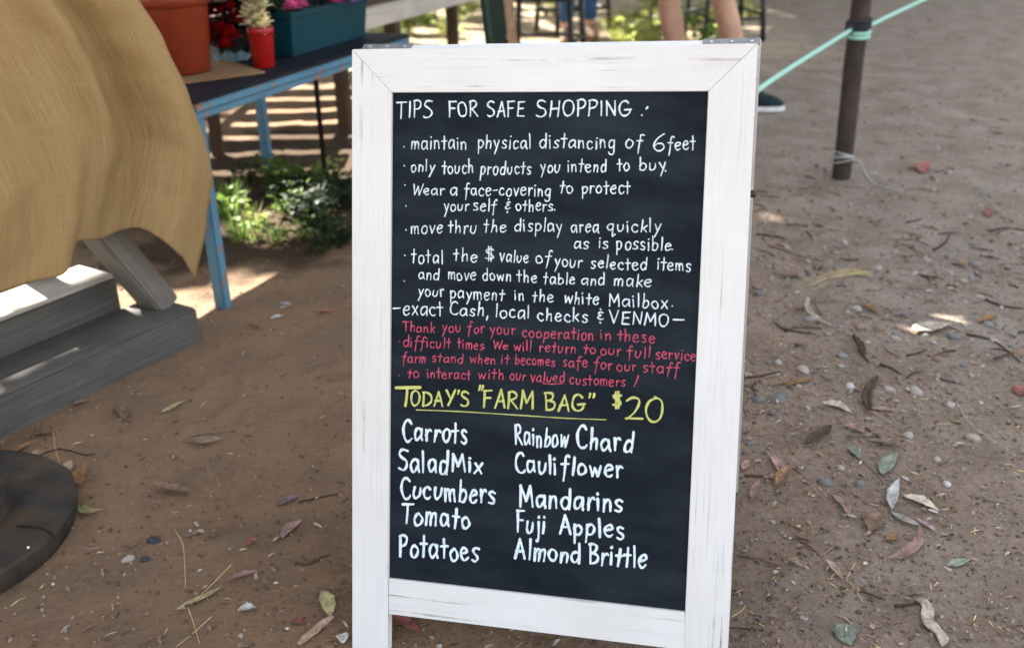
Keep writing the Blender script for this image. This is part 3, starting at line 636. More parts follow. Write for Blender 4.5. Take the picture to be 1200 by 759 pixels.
def blossom(bm, c, r, n, rn, mi=0, petal=5):
    """ruffled flower head: layers of curved petals"""
    for lay in range(n):
        el = 0.15 + 1.2 * lay / max(1, n - 1)
        for k in range(petal):
            a = 2 * math.pi * k / petal + lay * .6 + rn.uniform(-.2, .2); d = Vector((math.cos(a) * math.cos(el), math.sin(a) * math.cos(el), math.sin(el)))
            leaf_face(bm, c + d * r * .1, d, Vector((0, 0, 1)) if el < 1.2 else Vector((1, 0, 0)), r * rn.uniform(.8, 1.1), r * rn.uniform(.8, 1.1), mi)
FOL = mat_leaf('flower_foliage', (0.035, 0.075, 0.025), 0.2); FOLD = mat_leaf('dark_foliage', (0.016, 0.022, 0.012), 0.1)
PRED = mat_leaf('petal_red', (0.40, 0.006, 0.010), 0.25); PCREAM = mat_leaf('petal_cream', (0.86, 0.78, 0.52), 0.2, vein=.1); PPINK = mat_leaf('petal_pink', (0.75, 0.16, 0.38), 0.2); PLIL = mat_leaf('petal_lilac', (0.55, 0.30, 0.68), 0.2); PBLUSH = mat_leaf('petal_blush', (0.70, 0.50, 0.48), 0.3, vein=.1)
fr = random.Random(5)
def bouquet(parent, c, heads, mat, name='blossom', stem_from=None, n=5):
    for (dx, dy, dz, r) in heads:
        h = c + Vector((dx, dy, dz)); bm = BM(); blossom(bm, h, r, n, fr); o = mk(name, bm, mat, parent)
        bm = BM(); s0 = (stem_from or c); add_tube(bm, smooth_path([s0, s0.lerp(h, .5) + Vector((0, 0, .01)), h], 4), 0.002, 6); mk('stem', bm, FOL, parent)
def foliage(parent, c, rx, rz, n, mat, l=.05, seed=1, name='foliage'):
    r = random.Random(seed); bm = BM()
    for _ in range(n):
        d = Vector((r.gauss(0, 1), r.gauss(0, 1), r.gauss(.3, 1))).normalized(); k = r.uniform(.3, 1)
        leaf_face(bm, c + Vector((d.x * rx * k, d.y * rx * k, d.z * rz * k)), d + Vector((0, 0, .2)), Vector((r.uniform(-1, 1), r.uniform(-1, 1), 1)), l * r.uniform(.6, 1.2), l * .5)
    return mk(name, bm, mat, parent)
ZT = TZ + 0.0015
c = at(211, 87, ZT); tray = thing('cardboard_sheet', 'brown cardboard sheet lying under the terracotta pot', 'cardboard', c)
bm = BM(); add_plank(bm, c + Vector((0.05, -0.01, 0.004)), (0.8, 0.6, 0), (-.6, .8, 0), Zv, 0.34, 0.30, 0.007, 0.001); mk('sheet', bm, mat_wood('cardboard', (0.20, 0.115, 0.055), (0.28, 0.17, 0.09), sx=60, sy=4, bump=.05), tray)
pt = pot('flower_pot', 'large terracotta plastic flower pot standing next to the burlap cloth', 'flower pot', c + Vector((0, 0, 0.009)), 0.098, 0.116, 0.240, TERRA, 0.007)
foliage(pt, c + Vector((0, 0, .30)), .10, .09, 160, FOL, .06, 3)
c = at(310, 79, ZT); cup = pot('flower_cup', 'small red cup holding cream stocks on the blue table', 'cup', c, 0.034, 0.041, 0.125, REDCUP, 0.0015, False)
sp = c + Vector((0, 0, .10))
for dx, dy, dz in ((-.008, 0, .13), (.010, .005, .10), (-.016, .01, .17), (.004, -.005, .17)):
    bm = BM(); h = c + Vector((dx * 1.6, dy, .05 + dz)); r_ = random.Random(int(dx * 9999))
    for k in range(10): blossom(bm, h + Vector((r_.uniform(-.022, .022), r_.uniform(-.03, .0), -.045 + k * .012)), .028, 3, r_)
    mk('blossom', bm, PCREAM, cup)
    bm = BM(); add_tube(bm, [sp - Vector((0, 0, .05)), h], .002, 6); mk('stem', bm, FOL, cup)
foliage(cup, c + Vector((0, .02, .15)), .02, .05, 12, FOL, .03, 9)
# dark red bunch in a hidden dark pot
c = at(276, 68, ZT); bun = pot('red_bouquet', 'bunch of dark red flowers in a black pot between terracotta pot and red cup', 'flowers', c, 0.05, 0.06, 0.10, BLACKMETAL, 0.003)
foliage(bun, c + Vector((.0, .03, .16)), .13, .14, 620, FOLD, .06, 12)
bouquet(bun, c + Vector((0, 0, .10)), [(-.02, -.10, .0, .046), (.022, -.11, -.02, .042), (-.06, -.09, .05, .044), (.05, -.10, .03, .036), (.0, -.105, -.05, .036), (-.035, -.10, .10, .04), (.06, -.06, .10, .036), (-.07, -.08, .0, .03), (-.085, -.08, .08, .036), (.0, -.09, .06, .036), (-.05, -.10, -.03, .032), (.03, -.10, .07, .03)], PRED)
bouquet(bun, c + Vector((0, 0, .12)), [(.02, -.11, .09, .046), (-.02, -.11, .11, .044), (.0, -.12, .075, .03), (.05, -.09, .12, .036)], PBLUSH)
# crumpled clear wrap
c = at(272, 72, ZT); bm = BM(); bmesh.ops.create_icosphere(bm, subdivisions=4, radius=1)
for v in bm.verts:
    k = 1 + .45 * noise.noise(v.co * 2.2) + .2 * noise.noise(v.co * 6); v.co = c + Vector((v.co.x * .055 * k, v.co.y * .04 * k, max(0, (v.co.z + .6) * .018 * k)))
t_ = NT('clear_wrap'); t_.base((0.20, 0.30, 0.34), 0.2, 0.6); t_.p.inputs['Alpha'].default_value = 0.55
tag(mk('plastic_wrap', bm, t_.m, smooth=True, origin=c), 'crumpled clear plastic wrap lying by the terracotta pot', 'plastic wrap')
# teal planter trough
pa, pi_ = 0.697, 0.125; PL, PW, PH = 0.53, 0.21, 0.148
c = tb(pa + PL / 2, pi_ + PW / 2, ZT); pl_ = thing('planter_box', 'teal plastic planter box with pink flowers on the blue table', 'planter', c)
bm = BM(); rings = []
for g, z in ((-.012, 0), (0, PH * .86), (.008, PH * .87), (.009, PH), (-.004, PH), (-.008, PH * .85)):
    rings.append([bm.verts.new(c + TE * (sx * (PL / 2 + g)) + TI * (sy * (PW / 2 + g)) + Vector((0, 0, z))) for sx, sy in ((-1, -1), (1, -1), (1, 1), (-1, 1))])
for a, b in zip(rings, rings[1:]):
    for k in range(4): bm.faces.new((a[k], a[(k + 1) % 4], b[(k + 1) % 4], b[k]))
bm.faces.new(rings[0][::-1]); bm.faces.new(rings[-1]); bmesh.ops.bevel(bm, geom=bm.edges[:], offset=.003, segments=2, affect='EDGES')
mk('box', bm, TEAL, pl_)
for k in range(5): foliage(pl_, c + TE * (-.22 + .11 * k) + Vector((0, 0, PH + .05)), .07, .06, 90, FOLD if k % 2 else FOL, .045, 20 + k)
for k, (a, i, z, r_) in enumerate(((-.25, -.105, .158, .034), (-.205, -.112, .160, .030), (.02, -.115, .150, .03), (.06, -.112, .153, .03), (.12, -.118, .143, .032), (-.12, -.04, .21, .03), (.22, -.06, .21, .03), (-.02, 0, .22, .03))):
    bouquet(pl_, c + TE * a + TI * i, [(0, 0, z, r_)], PLIL if k in (4, 6) else PPINK, 'blossom', c + TE * a + TI * i * .5 + Vector((0, 0, PH * .86)))

# ------------------------------------------------------------------ slatted stand, poles, bench beyond
SLW = BROWNWOOD
sl = thing('slatted_stand', 'brown slatted wooden stand behind the flowers letting stripes of sun through', 'table', (-1.7, 5.75, 0))
yy = 4.75
while yy < 6.95:
    bm = BM(); add_plank(bm, (-1.72, yy, 0.61), (1, 0, 0), (0, 1, 0), Zv, 0.80, 0.235, 0.02, .003); mk('slat', bm, SLW, sl); yy += 0.335
for x in (-2.06, -1.38):
    bm = BM(); add_plank(bm, (x, 5.75, 0.573), (0, 1, 0), (1, 0, 0), Zv, 2.2, 0.04, 0.05, .003); mk('rail', bm, SLW, sl)
    for y in (4.68, 6.8):
        bm = BM(); add_beam(bm, (x, y, 0), (x, y, .547), .05, .05, (0, 1, 0), .003); mk('leg', bm, SLW, sl)
# unseen canopy roof added to shade the stalls; one leg shows behind the table
CANV = simple('dark_canvas', (0.05, 0.055, 0.05), .9, .1); p = at(382, 215)
bp = thing('added_canopy', 'unseen canopy roof added to shade the stalls, on thin black metal legs, one of them behind the blue table', 'canopy', (p.x, p.y, 0)); RX0, RY0, RZ = -2.95, 0.75, 2.9
for x, y in ((p.x, p.y), (p.x, RY0 + .05), (RX0 + .05, p.y), (RX0 + .05, RY0 + .05)):
    bm = BM(); add_tube(bm, [(x, y, 0), (x, y, RZ)], 0.011, 10); mk('leg', bm, BLACKMETAL, bp)
    bm = BM(); add_lathe(bm, (x, y, -.004), [(.09, 0), (.09, .008), (.03, .02), (.016, .03)], 24); mk('foot', bm, BLACKMETAL, bp)
bm = BM(); mid = Vector(((RX0 + p.x) / 2, (RY0 + p.y) / 2, RZ + .55)); x1, y1 = p.x + .06, p.y + .06
lo = [bm.verts.new(q) for q in ((RX0, RY0, RZ), (x1, RY0, RZ), (x1, y1, RZ), (RX0, y1, RZ))]; va = [bm.verts.new(v_.co - Vector((0, 0, .16))) for v_ in lo]; ap = bm.verts.new(mid)
for k in range(4): bm.faces.new((lo[k], lo[(k + 1) % 4], ap)); bm.faces.new((va[k], va[(k + 1) % 4], lo[(k + 1) % 4], lo[k]))
mk('roof', bm, CANV, bp).modifiers.new('thickness', 'SOLIDIFY').thickness = .003
# pale timber bench
b0 = at(436, 33, .56); b1 = at(556, 0, .56); dv = (b1 - b0).normalized(); b1 = b0 + dv * 1.7; b0 = b0 - dv * .25; sv = Vector((-dv.y, dv.x, 0))
bench = thing('timber_bench', 'pale timber bench beyond the teal planter box', 'bench', ((b0 + b1) / 2).xy.to_3d())
bm = BM(); add_beam(bm, b0 + Zv * .045, b1 + Zv * .045, .022, .09, Zv, .003); mk('edge_board', bm, PALEWOOD, bench)
for k in range(3):
    bm = BM(); o_ = sv * (.085 + .13 * k); add_beam(bm, b0 + o_ + Zv * .101, b1 + o_ + Zv * .101, .125, .02, Zv, .003); mk('seat_board', bm, BROWNWOOD, bench)
for e in (b0 + dv * .5, b1 - dv * .1):
    for o_ in (.03, .34):
        q = e + sv * o_; bm = BM(); add_beam(bm, (q.x, q.y, 0), (q.x, q.y, .558 if o_ < .1 else .648), .06, .06, dv, .003); mk('leg', bm, BROWNWOOD, bench)  # dark leg colour stands in for the shade behind the table
def on_y(px, py, y):
    r = ray(px, py); return CAM + r * (y / r.y)
# dark green post, leaning
p = at(604, 236); q = on_y(576, 0, p.y); d = (q - p).normalized(); GREENP = simple('dark_green_paint', (0.004, 0.015, 0.010), 0.4, 0.3); 
gp = thing('green_post', 'dark green square post with a tan side leaning behind the sign', 'post', p)
bm = BM(); add_beam(bm, p - d * .05, p + d * 1.9, .082, .07, (0, 1, 0), .006); mk('shaft', bm, GREENP, gp)
x_ = Vector((1, 0, 0)); bm = BM(); add_beam(bm, p - d * .05 + x_ * .061, p + d * 1.9 + x_ * .061, .036, .06, (0, 1, 0), .004); mk('tan_strip', bm, simple('tan_wood', (0.26, 0.17, 0.10)), gp)
bm = BM(); add_beam(bm, p + x_ * -.018 - d * .05 + Vector((0, -.037, 0)), p + d * 1.9 + x_ * -.018 + Vector((0, -.037, 0)), .012, .006, (0, 1, 0), .001); mk('groove_strip', bm, simple('green_edge', (0.015, 0.05, 0.03), .35), gp)

# fence post with cord
p = at(985, 211); PZ = Vector((0, 0, 1)); post = thing('fence_post', 'weathered dark brown post with aqua cord tied round it', 'post', p)
bm = BM(); hs = [(.0, .038), (.3, .036), (.7, .035), (1.25, .034)]
add_tube(bm, [p + Vector((0.004 * noise.noise((k * .3, 0, 0)), .004 * noise.noise((k * .3, 5, 0)), -.05 + .1 * k)) for k in range(15)], [.0375 + .0025 * noise.noise((k * .7, 3, 0)) for k in range(15)], 16); mk('shaft', bm, POLEBR, post)
zr = on_y(1005, 36, p.y).z
cord = thing('cord', 'aqua cord tied around the brown post and stretched to the sign', 'cord', p + PZ * zr)
cen = p + PZ * zr
lft = at(884, 109, zr - .02); far = brb(U1 - .01, .28, .022)
rgt = at(1085, -1, zr + .03); rgt2 = rgt + (rgt - cen) * 1.3
bm = BM(); add_tube(bm, smooth_path([far, far.lerp(lft, .6), lft, cen + Vector((-.036, -.03, .008))], 8), .0085, 10); mk('strand', bm, ROPE, cord)
bm = BM(); add_tube(bm, smooth_path([cen + Vector((.036, .01, .01)), cen.lerp(rgt, .5), rgt, rgt2], 8), .0085, 10); mk('strand', bm, ROPE, cord)
for dz in (-.004, -.020):
    bm = BM(); add_tube(bm, [cen + Vector((.043 * math.cos(t), .043 * math.sin(t), dz + .004 * math.sin(t))) for t in [2 * math.pi * k / 24 for k in range(25)]], .008, 8, False); mk('loop', bm, ROPE, cord)
for dz in (.022, .036, .012):
    bm = BM(); add_tube(bm, [cen + Vector((.043 * math.cos(t), .043 * math.sin(t), dz + .006 * math.cos(t))) for t in [2 * math.pi * k / 24 for k in range(25)]], .008, 8, False); mk('strap', bm, DARKROPE, cord)
bm = BM(); bmesh.ops.create_icosphere(bm, subdivisions=2, radius=.019); bmesh.ops.translate(bm, verts=bm.verts, vec=cen + Vector((-.045, -.035, .01))); mk('knot', bm, DARKROPE, cord, smooth=True)
stg = thing('string', 'loose grey string wound round the foot of the brown post', 'string', p)
for dz in (.085, .10, .112, .095):
    bm = BM(); add_tube(bm, [p + Vector((.041 * math.cos(t), .041 * math.sin(t), dz + .012 * math.cos(t + dz * 80))) for t in [2 * math.pi * k / 24 for k in range(25)]], .0028, 6, False); mk('loop', bm, STRING, stg)
bm = BM(); add_tube(bm, smooth_path([p + Vector((.04, -.01, .09)), gat(1008, 200, .03), gat(1020, 215, .006), gat(1035, 222, .006), gat(1056, 226, .006)], 6), .0028, 6); mk('tail', bm, STRING, stg)

# ------------------------------------------------------------------ umbrella foot: two stacked dark discs, lower left
RUB = NT('dark_worn_slab'); v = RUB.coord(); n1 = RUB.noise(v, 9, 7, .65); n2 = RUB.noise(RUB.coord((3, 5, 2)), 3, 6)
cc = RUB.ramp(n1, [(0.3, (0.013, 0.0125, 0.0125)), (0.7, (0.04, 0.036, 0.033))]); cc = RUB.mix(RUB.ramp(n2, [(0.44, 0.0), (0.66, 0.85)]), cc, (0.065, 0.045, 0.028))
RUB.base(cc, 0.8, 0.2); RUB.bump(RUB.math('ADD', n1, n2), 0.5, 0.01)
c = at(-80, 634, .0); c = Vector((c.x, c.y, 0)); rad = (at(92, 612).xy - c.xy).length
umb = thing('umbrella_base', 'heavy dark round umbrella base cut off at the lower left corner', 'umbrella base', c)
def worn(bm):
    for v_ in bm.verts:
        q = v_.co - c; k = 1 + .022 * noise.noise((q.x * 9, q.y * 9, 1)) + .010 * noise.noise((q.x * 30, q.y * 30, 2)); v_.co = c + Vector((q.x * k, q.y * k, q.z + .005 * noise.noise((q.x * 14, q.y * 14, 3)) * (q.z > .02)))
bm = BM(); add_lathe(bm, c, [(rad * .97, 0), (rad * 1.0, .02), (rad * 1.0, .042), (rad * .985, .048), (rad * .85, .049), (rad * .75, .049), (rad * .65, .05), (rad * .3, .05)], 120); worn(bm); mk('lower_slab', bm, RUB.m, umb).data.set_sharp_from_angle(angle=R(28))
bm = BM(); add_lathe(bm, c + Vector((0, 0, .049)), [(rad * .56, 0), (rad * .56, .035), (rad * .54, .042), (rad * .4, .043), (rad * .1, .044)], 90); worn(bm); mk('upper_slab', bm, RUB.m, umb).data.set_sharp_from_angle(angle=R(28))
bm = BM(); add_tube(bm, [c + Vector((0, 0, .09)), c + Vector((0, 0, .5))], .025, 16); mk('socket', bm, BLACKMETAL, umb)
bm = BM(); aa = at(20, 616, .05) ; bb = at(66, 632, .05)
add_tube(bm, smooth_path([aa, aa.lerp(bb, .5) + Vector((.01, .012, 0)), bb], 5), .0022, 5); mk('crack', bm, simple('crack_dirt', (0.008, 0.007, 0.006)), umb)
bm = BM(); bmesh.ops.create_icosphere(bm, subdivisions=1, radius=.003); bmesh.ops.translate(bm, verts=bm.verts, vec=at(33, 641, .052)); tag(mk('paper_speck', bm, simple('white_speck', (.7, .7, .68)), origin=at(33, 641, .052)), 'tiny white speck lying on the dark umbrella base', 'litter')

# ------------------------------------------------------------------ weeds
GRS = mat_leaf('weed_green', (0.15, 0.24, 0.045), 0.4); GRS2 = mat_leaf('weed_pale_green', (0.34, 0.38, 0.11), 0.45); GRS3 = mat_leaf('dry_grass', (0.45, 0.36, 0.17), 0.35)
def weed(p, h, n, mat, label, group, seed, broad=0.5):
    r = random.Random(seed); t = bm = BM()
    for _ in range(n):
        a = r.uniform(0, 6.28); o = p + Vector((math.cos(a), math.sin(a), 0)) * r.uniform(0, h * .55); hh = h * r.uniform(.5, 1.1)
        if r.random() < broad:
            z = r.uniform(.2, .9) * hh; leaf_face(bm, o + Vector((0, 0, z)), Vector((math.cos(a), math.sin(a), r.uniform(-.2, .8))), Vector((r.uniform(-.6, .6), r.uniform(-.6, .6), 1)), h * .30, h * .2)
        else:
            ln = Vector((math.cos(a), math.sin(a), 0)) * hh * r.uniform(.2, .6); s = Vector((-math.sin(a), math.cos(a), 0)) * h * .022
            P = [o, o + ln * .3 + Vector((0, 0, hh * .5)), o + ln + Vector((0, 0, hh * r.uniform(.7, .95)))]
            A = [bm.verts.new(P[0] - s), bm.verts.new(P[0] + s), bm.verts.new(P[1] + s * .8), bm.verts.new(P[1] - s * .8), bm.verts.new(P[2])]
            bm.faces.new((A[0], A[1], A[2], A[3])); bm.faces.new((A[3], A[2], A[4]))
    o = mk('weed', bm, mat, origin=p); tag(o, label, 'weed', group); return o
near_weeds = [(268, 255, .13, 60, 0, .2), (286, 278, .12, 70, 0, .3), (272, 238, .14, 50, 0, .2), (322, 282, .10, 70, 0, .45), (338, 226, .15, 110, 0, .8), (318, 210, .12, 90, 0, .8), (362, 222, .13, 90, 0, .8), (300, 262, .10, 50, 1, .3), (386, 212, .10, 60, 1, .8), (334, 250, .09, 50, 0, .6), (352, 244, .10, 60, 0, .7), (375, 268, .09, 50, 0, .8), (350, 282, .08, 40, 0, .7)]
for k, (px, py, h, n, m_, b_) in enumerate(near_weeds):
    weed(gat(px, py), h, n, (GRS, GRS2)[m_], 'small green weed growing in the dirt between the legs of the blue table', 'weeds under the blue table', 40 + k, b_)
DKW = mat_leaf('shaded_weed', (0.022, 0.04, 0.012), .15); dr = random.Random(8)  # dark leaf colour carries the shade under the table
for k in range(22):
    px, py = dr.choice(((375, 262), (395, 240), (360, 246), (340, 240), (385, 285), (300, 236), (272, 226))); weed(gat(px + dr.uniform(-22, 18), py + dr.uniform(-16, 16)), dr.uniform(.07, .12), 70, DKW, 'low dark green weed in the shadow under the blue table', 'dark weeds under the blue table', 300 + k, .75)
far_weeds = [(742, 62, .26, 130, 1, .7), (760, 48, .3, 130, 1, .7), (722, 40, .2, 90, 1, .6), (832, 66, .22, 120, 0, .7), (815, 70, .22, 110, 0, .7), (846, 40, .25, 110, 1, .7), (812, 34, .25, 110, 0, .7), (474, 40, .24, 120, 1, .7), (496, 30, .24, 120, 0, .7), (455, 48, .2, 90, 0, .7), (525, 44, .2, 90, 1, .6), (545, 22, .25, 100, 1, .6), (880, 20, .2, 80, 1, .5), (640, 20, .2, 80, 1, .5), (770, 12, .3, 110, 1, .6)]
for k, (px, py, h, n, m_, b_) in enumerate(far_weeds):
    weed(gat(px, py), h, n, (GRS, GRS2)[m_], 'leafy weed in the sunlit strip of ground beyond the sign', 'weeds in the sunny strip', 80 + k, b_)
bm = BM(); r = random.Random(77)                        # dry grass of the sunny strip
for _ in range(4200):
    y = r.uniform(7.2, 10.6); x = r.uniform(-2.2 - (y - 7) * .2, 1.9 + (y - 8.49) * .72); o = Vector((x, y, gz(x, y))); a = r.uniform(0, 6.28); h = r.uniform(.02, .07)
    s = Vector((math.cos(a), math.sin(a), 0)) * .003; e = o + Vector((r.uniform(-.06, .06), r.uniform(-.06, .06), h))
    bm.faces.new([bm.verts.new(q) for q in (o - s, o + s, e)])
tag(mk('dry_grass', bm, GRS3), 'short dry straw-coloured grass on the sunlit ground', 'grass', None, 'stuff')

# ------------------------------------------------------------------ black metal chairs far behind
def make_chair(loc, rz, label):
    t = thing('metal_chair', label, 'chair', loc, 'black metal chairs behind the sign', rz)
    def tube(name, pts, r_): bm = BM(); add_tube(bm, pts, r_, 8); return mk(name, bm, BLACKMETAL, t, local=True)
    for x in (-.21, .21):
        for y in (-.2, .2): tube('leg', [(x * 1.12, y * 1.12, 0), (x, y, .46)], .02)
    tube('stretcher', [(-.225, -.215, .17), (.225, -.215, .17)], .012); tube('stretcher', [(-.225, .215, .2), (.225, .215, .2)], .012)
    tube('stretcher', [(-.225, -.215, .2), (-.225, .215, .2)], .012); tube('stretcher', [(.225, -.215, .2), (.225, .215, .2)], .012)
    bm = BM(); add_plank(bm, (0, 0, .472), (1, 0, 0), (0, 1, 0), (0, 0, 1), .46, .44, .022, .008); mk('seat', bm, BLACKMETAL, t, local=True)
    tube('back_frame', smooth_path([(-.21, .2, .47), (-.2, .25, .8), (-.12, .27, .9), (.12, .27, .9), (.2, .25, .8), (.21, .2, .47)], 4), .012)
    for x in (-.1, 0, .1): tube('back_bar', [(x, .215, .48), (x, .27, .9)], .007)
    return t
p1 = at(628, 78); ch = make_chair(Vector((p1.x + .05, p1.y - .15, 0)), R(-14), 'black metal chair right beside the dark green post')
p2 = at(850, 48); c2 = copy_tree(ch); c2.location = (p2.x, p2.y + .1, 0); c2.rotation_euler.z = R(10); c2['label'] = 'black metal chair standing behind the bare legs of the visitor'
p3 = at(672, 40); c3 = copy_tree(ch); c3.location = (p3.x, p3.y + .1, 0); c3.rotation_euler.z = R(-160); c3['label'] = 'black metal chair in front of the visitor in blue jeans'

# ------------------------------------------------------------------ people
def skin_body(name, verts, edges, radii, mat, parent, sub=2, root=0):
    me = bpy.data.meshes.new(name); me.from_pydata([tuple(v) for v in verts], edges, []); o = bpy.data.objects.new(name + '_tmp', me); COL.objects.link(o)
    m1 = o.modifiers.new('s', 'SKIN'); m2 = o.modifiers.new('d', 'SUBSURF'); m2.levels = m2.render_levels = sub
    for i, rr in enumerate(radii):
        d = me.skin_vertices[0].data[i]; d.radius = rr if isinstance(rr, tuple) else (rr, rr); d.use_root = (i == root)
    dg = bpy.context.evaluated_depsgraph_get(); dg.update(); ev = bpy.data.meshes.new_from_object(o.evaluated_get(dg)); bpy.data.objects.remove(o); bpy.data.meshes.remove(me)
    bm = BM(); bm.from_mesh(ev); bpy.data.meshes.remove(ev)
    return mk(name, bm, mat, parent, smooth=True)
SKIN = NT('skin'); v = SKIN.coord(); SKIN.base(SKIN.ramp(SKIN.noise(v, 14, 5), [(.3, (0.36, 0.19, 0.125)), (.7, (0.47, 0.27, 0.19))]), .5, .35); SKIN.p.inputs['Subsurface Weight'].default_value = .1; SKIN.p.inputs['Subsurface Radius'].default_value = (.02, .008, .004); SKIN = SKIN.m
def person(label, hipc, kneeR, ankR, toeR, kneeL, ankL, toeL, face, topmat, legmat, bare, shoe, sole, hairm, hs=1.0):
    """standing figure: legs from given joints, trunk, arms, hands and head above them; face: horizontal facing direction"""
    f = Vector(face).normalized(); s = f.cross(Zv)          # s: the figure's right
    base = ((ankR + ankL) / 2); t = thing('person', label, 'person', Vector((base.x, base.y, 0)), None)
    H = hipc; hR = H + s * .09; hL = H - s * .09; ch_ = H + Zv * .42 + f * .02; nk = H + Zv * .55; hd = H + Zv * .70 + f * .03
    V = [H, hR, kneeR, (kneeR.lerp(ankR, .35)), ankR, toeR, hL, kneeL, (kneeL.lerp(ankL, .35)), ankL, toeL, H + Zv * .2, ch_, nk, nk + Zv * .06]
    Ed = [(0, 1), (1, 2), (2, 3), (3, 4), (4, 5), (0, 6), (6, 7), (7, 8), (8, 9), (9, 10), (0, 11), (11, 12), (12, 13), (13, 14)]
    Rd = [.13, .095, .062, .067, .040, .032, .095, .062, .067, .040, .032, (.15, .115), (.16, .115), .055, .052]
    for sg in (1, -1):                                     # arms with five-fingered hands
        sh = nk - Zv * .04 + s * sg * .17; el = sh - Zv * .29 + s * sg * .05; wr = el - Zv * .24 + f * .06; pm = wr - Zv * .06 + f * .015
        b = len(V); V += [sh, el, wr, pm]; Ed += [(12, b), (b, b + 1), (b + 1, b + 2), (b + 2, b + 3)]; Rd += [.055, .042, .028, (.034, .02)]
        for k in range(4):
            r0 = pm + f * (.026 - .017 * k) - Zv * .03; q = len(V); l_ = (.075, .085, .078, .06)[k]
            V += [r0, r0 - Zv * l_ * .5 - s * sg * .004, r0 - Zv * l_ - s * sg * .018]; Ed += [(b + 3, q), (q, q + 1), (q + 1, q + 2)]; Rd += [.009, .008, .007]
        q = len(V); V += [wr - Zv * .035 + f * .03, wr - Zv * .07 + f * .055]; Ed += [(b + 3, q), (q, q + 1)]; Rd += [.011, .009]
    skin_body('body', V, Ed, Rd, SKIN, t)
    # head
    bm = BM(); bmesh.ops.create_uvsphere(bm, u_segments=32, v_segments=24, radius=1)
    for v_ in bm.verts:
        x, y, z = v_.co
        w = .078 * (1 - .22 * max(0, -z)); y2 = y * (.098 if y < 0 else .092) * (1 - .12 * max(0, -z))
        nose = .022 * math.exp(-(x / .16) ** 2 - ((z + .12) / .2) ** 2) if y > .6 else 0
        eye = -.010 * (math.exp(-((abs(x) - .38) / .16) ** 2 - ((z - .02) / .10) ** 2)) if y > .3 else 0
        mouth = .006 * math.exp(-(x / .3) ** 2 - ((z + .45) / .08) ** 2) if y > .4 else 0
        v_.co = hd + s * (x * w) + f * (y2 + nose + eye + mouth) + Zv * (z * .12)
    hdo = mk('head', bm, SKIN, t, smooth=True)
    for sg in (1, -1):
        bm = BM(); bmesh.ops.create_uvsphere(bm, u_segments=12, v_segments=8, radius=.011); bmesh.ops.translate(bm, verts=bm.verts, vec=hd + s * sg * .03 + f * .080 + Zv * .003); mk('eye', bm, simple('eye_white', (.1, .08, .07), .2), hdo, smooth=True)
        bm = BM(); bmesh.ops.create_uvsphere(bm, u_segments=12, v_segments=8, radius=1)
        for v_ in bm.verts: v_.co = hd + s * (sg * .08 + v_.co.x * .010) + f * (v_.co.y * .018 - .01) + Zv * (v_.co.z * .03)
        mk('ear', bm, SKIN, hdo, smooth=True)
    bm = BM(); bmesh.ops.create_uvsphere(bm, u_segments=24, v_segments=16, radius=1)
    for v_ in bm.verts:
        x, y, z = v_.co; v_.co = hd + s * (x * .088) + f * (y * .10 - .022 - .02 * max(0, -z)) + Zv * (z * (.118 if z > 0 else .16) + .018)
    mk('hair', bm, hairm, t, smooth=True)
    # clothes
    skin_body('top', [H + Zv * .02, H + Zv * .2, ch_, nk - Zv * .02] + [nk - Zv * .045 + s * .17, nk - Zv * .045 + s * .17 - Zv * .16 + s * .03, nk - Zv * .045 - s * .17, nk - Zv * .045 - s * .17 - Zv * .16 - s * .03],
              [(0, 1), (1, 2), (2, 3), (2, 4), (4, 5), (2, 6), (6, 7)], [(.15, .125), (.165, .13), (.175, .13), .07, .07, .062, .07, .062], topmat, t)
    kR = hR.lerp(kneeR, .55) if bare else ankR + Zv * .04; kL = hL.lerp(kneeL, .55) if bare else ankL + Zv * .04
    V = [H + Zv * .05, hR, hL, kR, kL]; Ed = [(0, 1), (0, 2), (1, 3), (2, 4)]; Rd = [.142, .108, .108, .095 if bare else .056, .095 if bare else .056]
    if not bare: V += [kneeR, kneeL]; Ed = [(0, 1), (0, 2), (1, 5), (5, 3), (2, 6), (6, 4)]; Rd += [.078, .078]
    skin_body('shorts' if bare else 'jeans', V, Ed, Rd, legmat, t)
    for an, to in ((ankR, toeR), (ankL, toeL)):
        d = Vector((to.x - an.x, to.y - an.y, 0)).normalized(); sd_ = d.cross(Zv); b0 = Vector((an.x, an.y, 0))
        def shoe_ring(bm, prof, z0):
            rr = []
            for k in range(28):
                a = 2 * math.pi * k / 28; xx = math.cos(a); yy_ = math.sin(a)
                rr.append(bm.verts.new(b0 + d * (.065 + xx * .14 * prof) + sd_ * (yy_ * .05 * prof * (1 - .16 * max(0, -xx))) + Zv * (z0)))
            return rr
        bm = BM(); R_ = [shoe_ring(bm, 1, .003), shoe_ring(bm, 1.03, .012), shoe_ring(bm, 1.02, .030)]
        for a, b in zip(R_, R_[1:]):
            for k in range(28): bm.faces.new((a[k], a[(k + 1) % 28], b[(k + 1) % 28], b[k]))
        bm.faces.new(R_[0][::-1]); bm.faces.new(R_[-1]); so_ = BM()
        R2 = []
        for pf, zz, sh_ in ((.98, .031, 0), (.97, .05, 0), (.86, .075, -.02), (.62, .095, -.05), (.42, .115, -.065), (.40, .13, -.066)):
            R2.append([so_.verts.new(b0 + d * (.065 + sh_ + math.cos(2 * math.pi * k / 28) * .14 * pf) + sd_ * (math.sin(2 * math.pi * k / 28) * .05 * min(1, pf + .35)) + Zv * zz) for k in range(28)])
        for a, b in zip(R2, R2[1:]):
            for k in range(28): so_.faces.new((a[k], a[(k + 1) % 28], b[(k + 1) % 28], b[k])).smooth = True
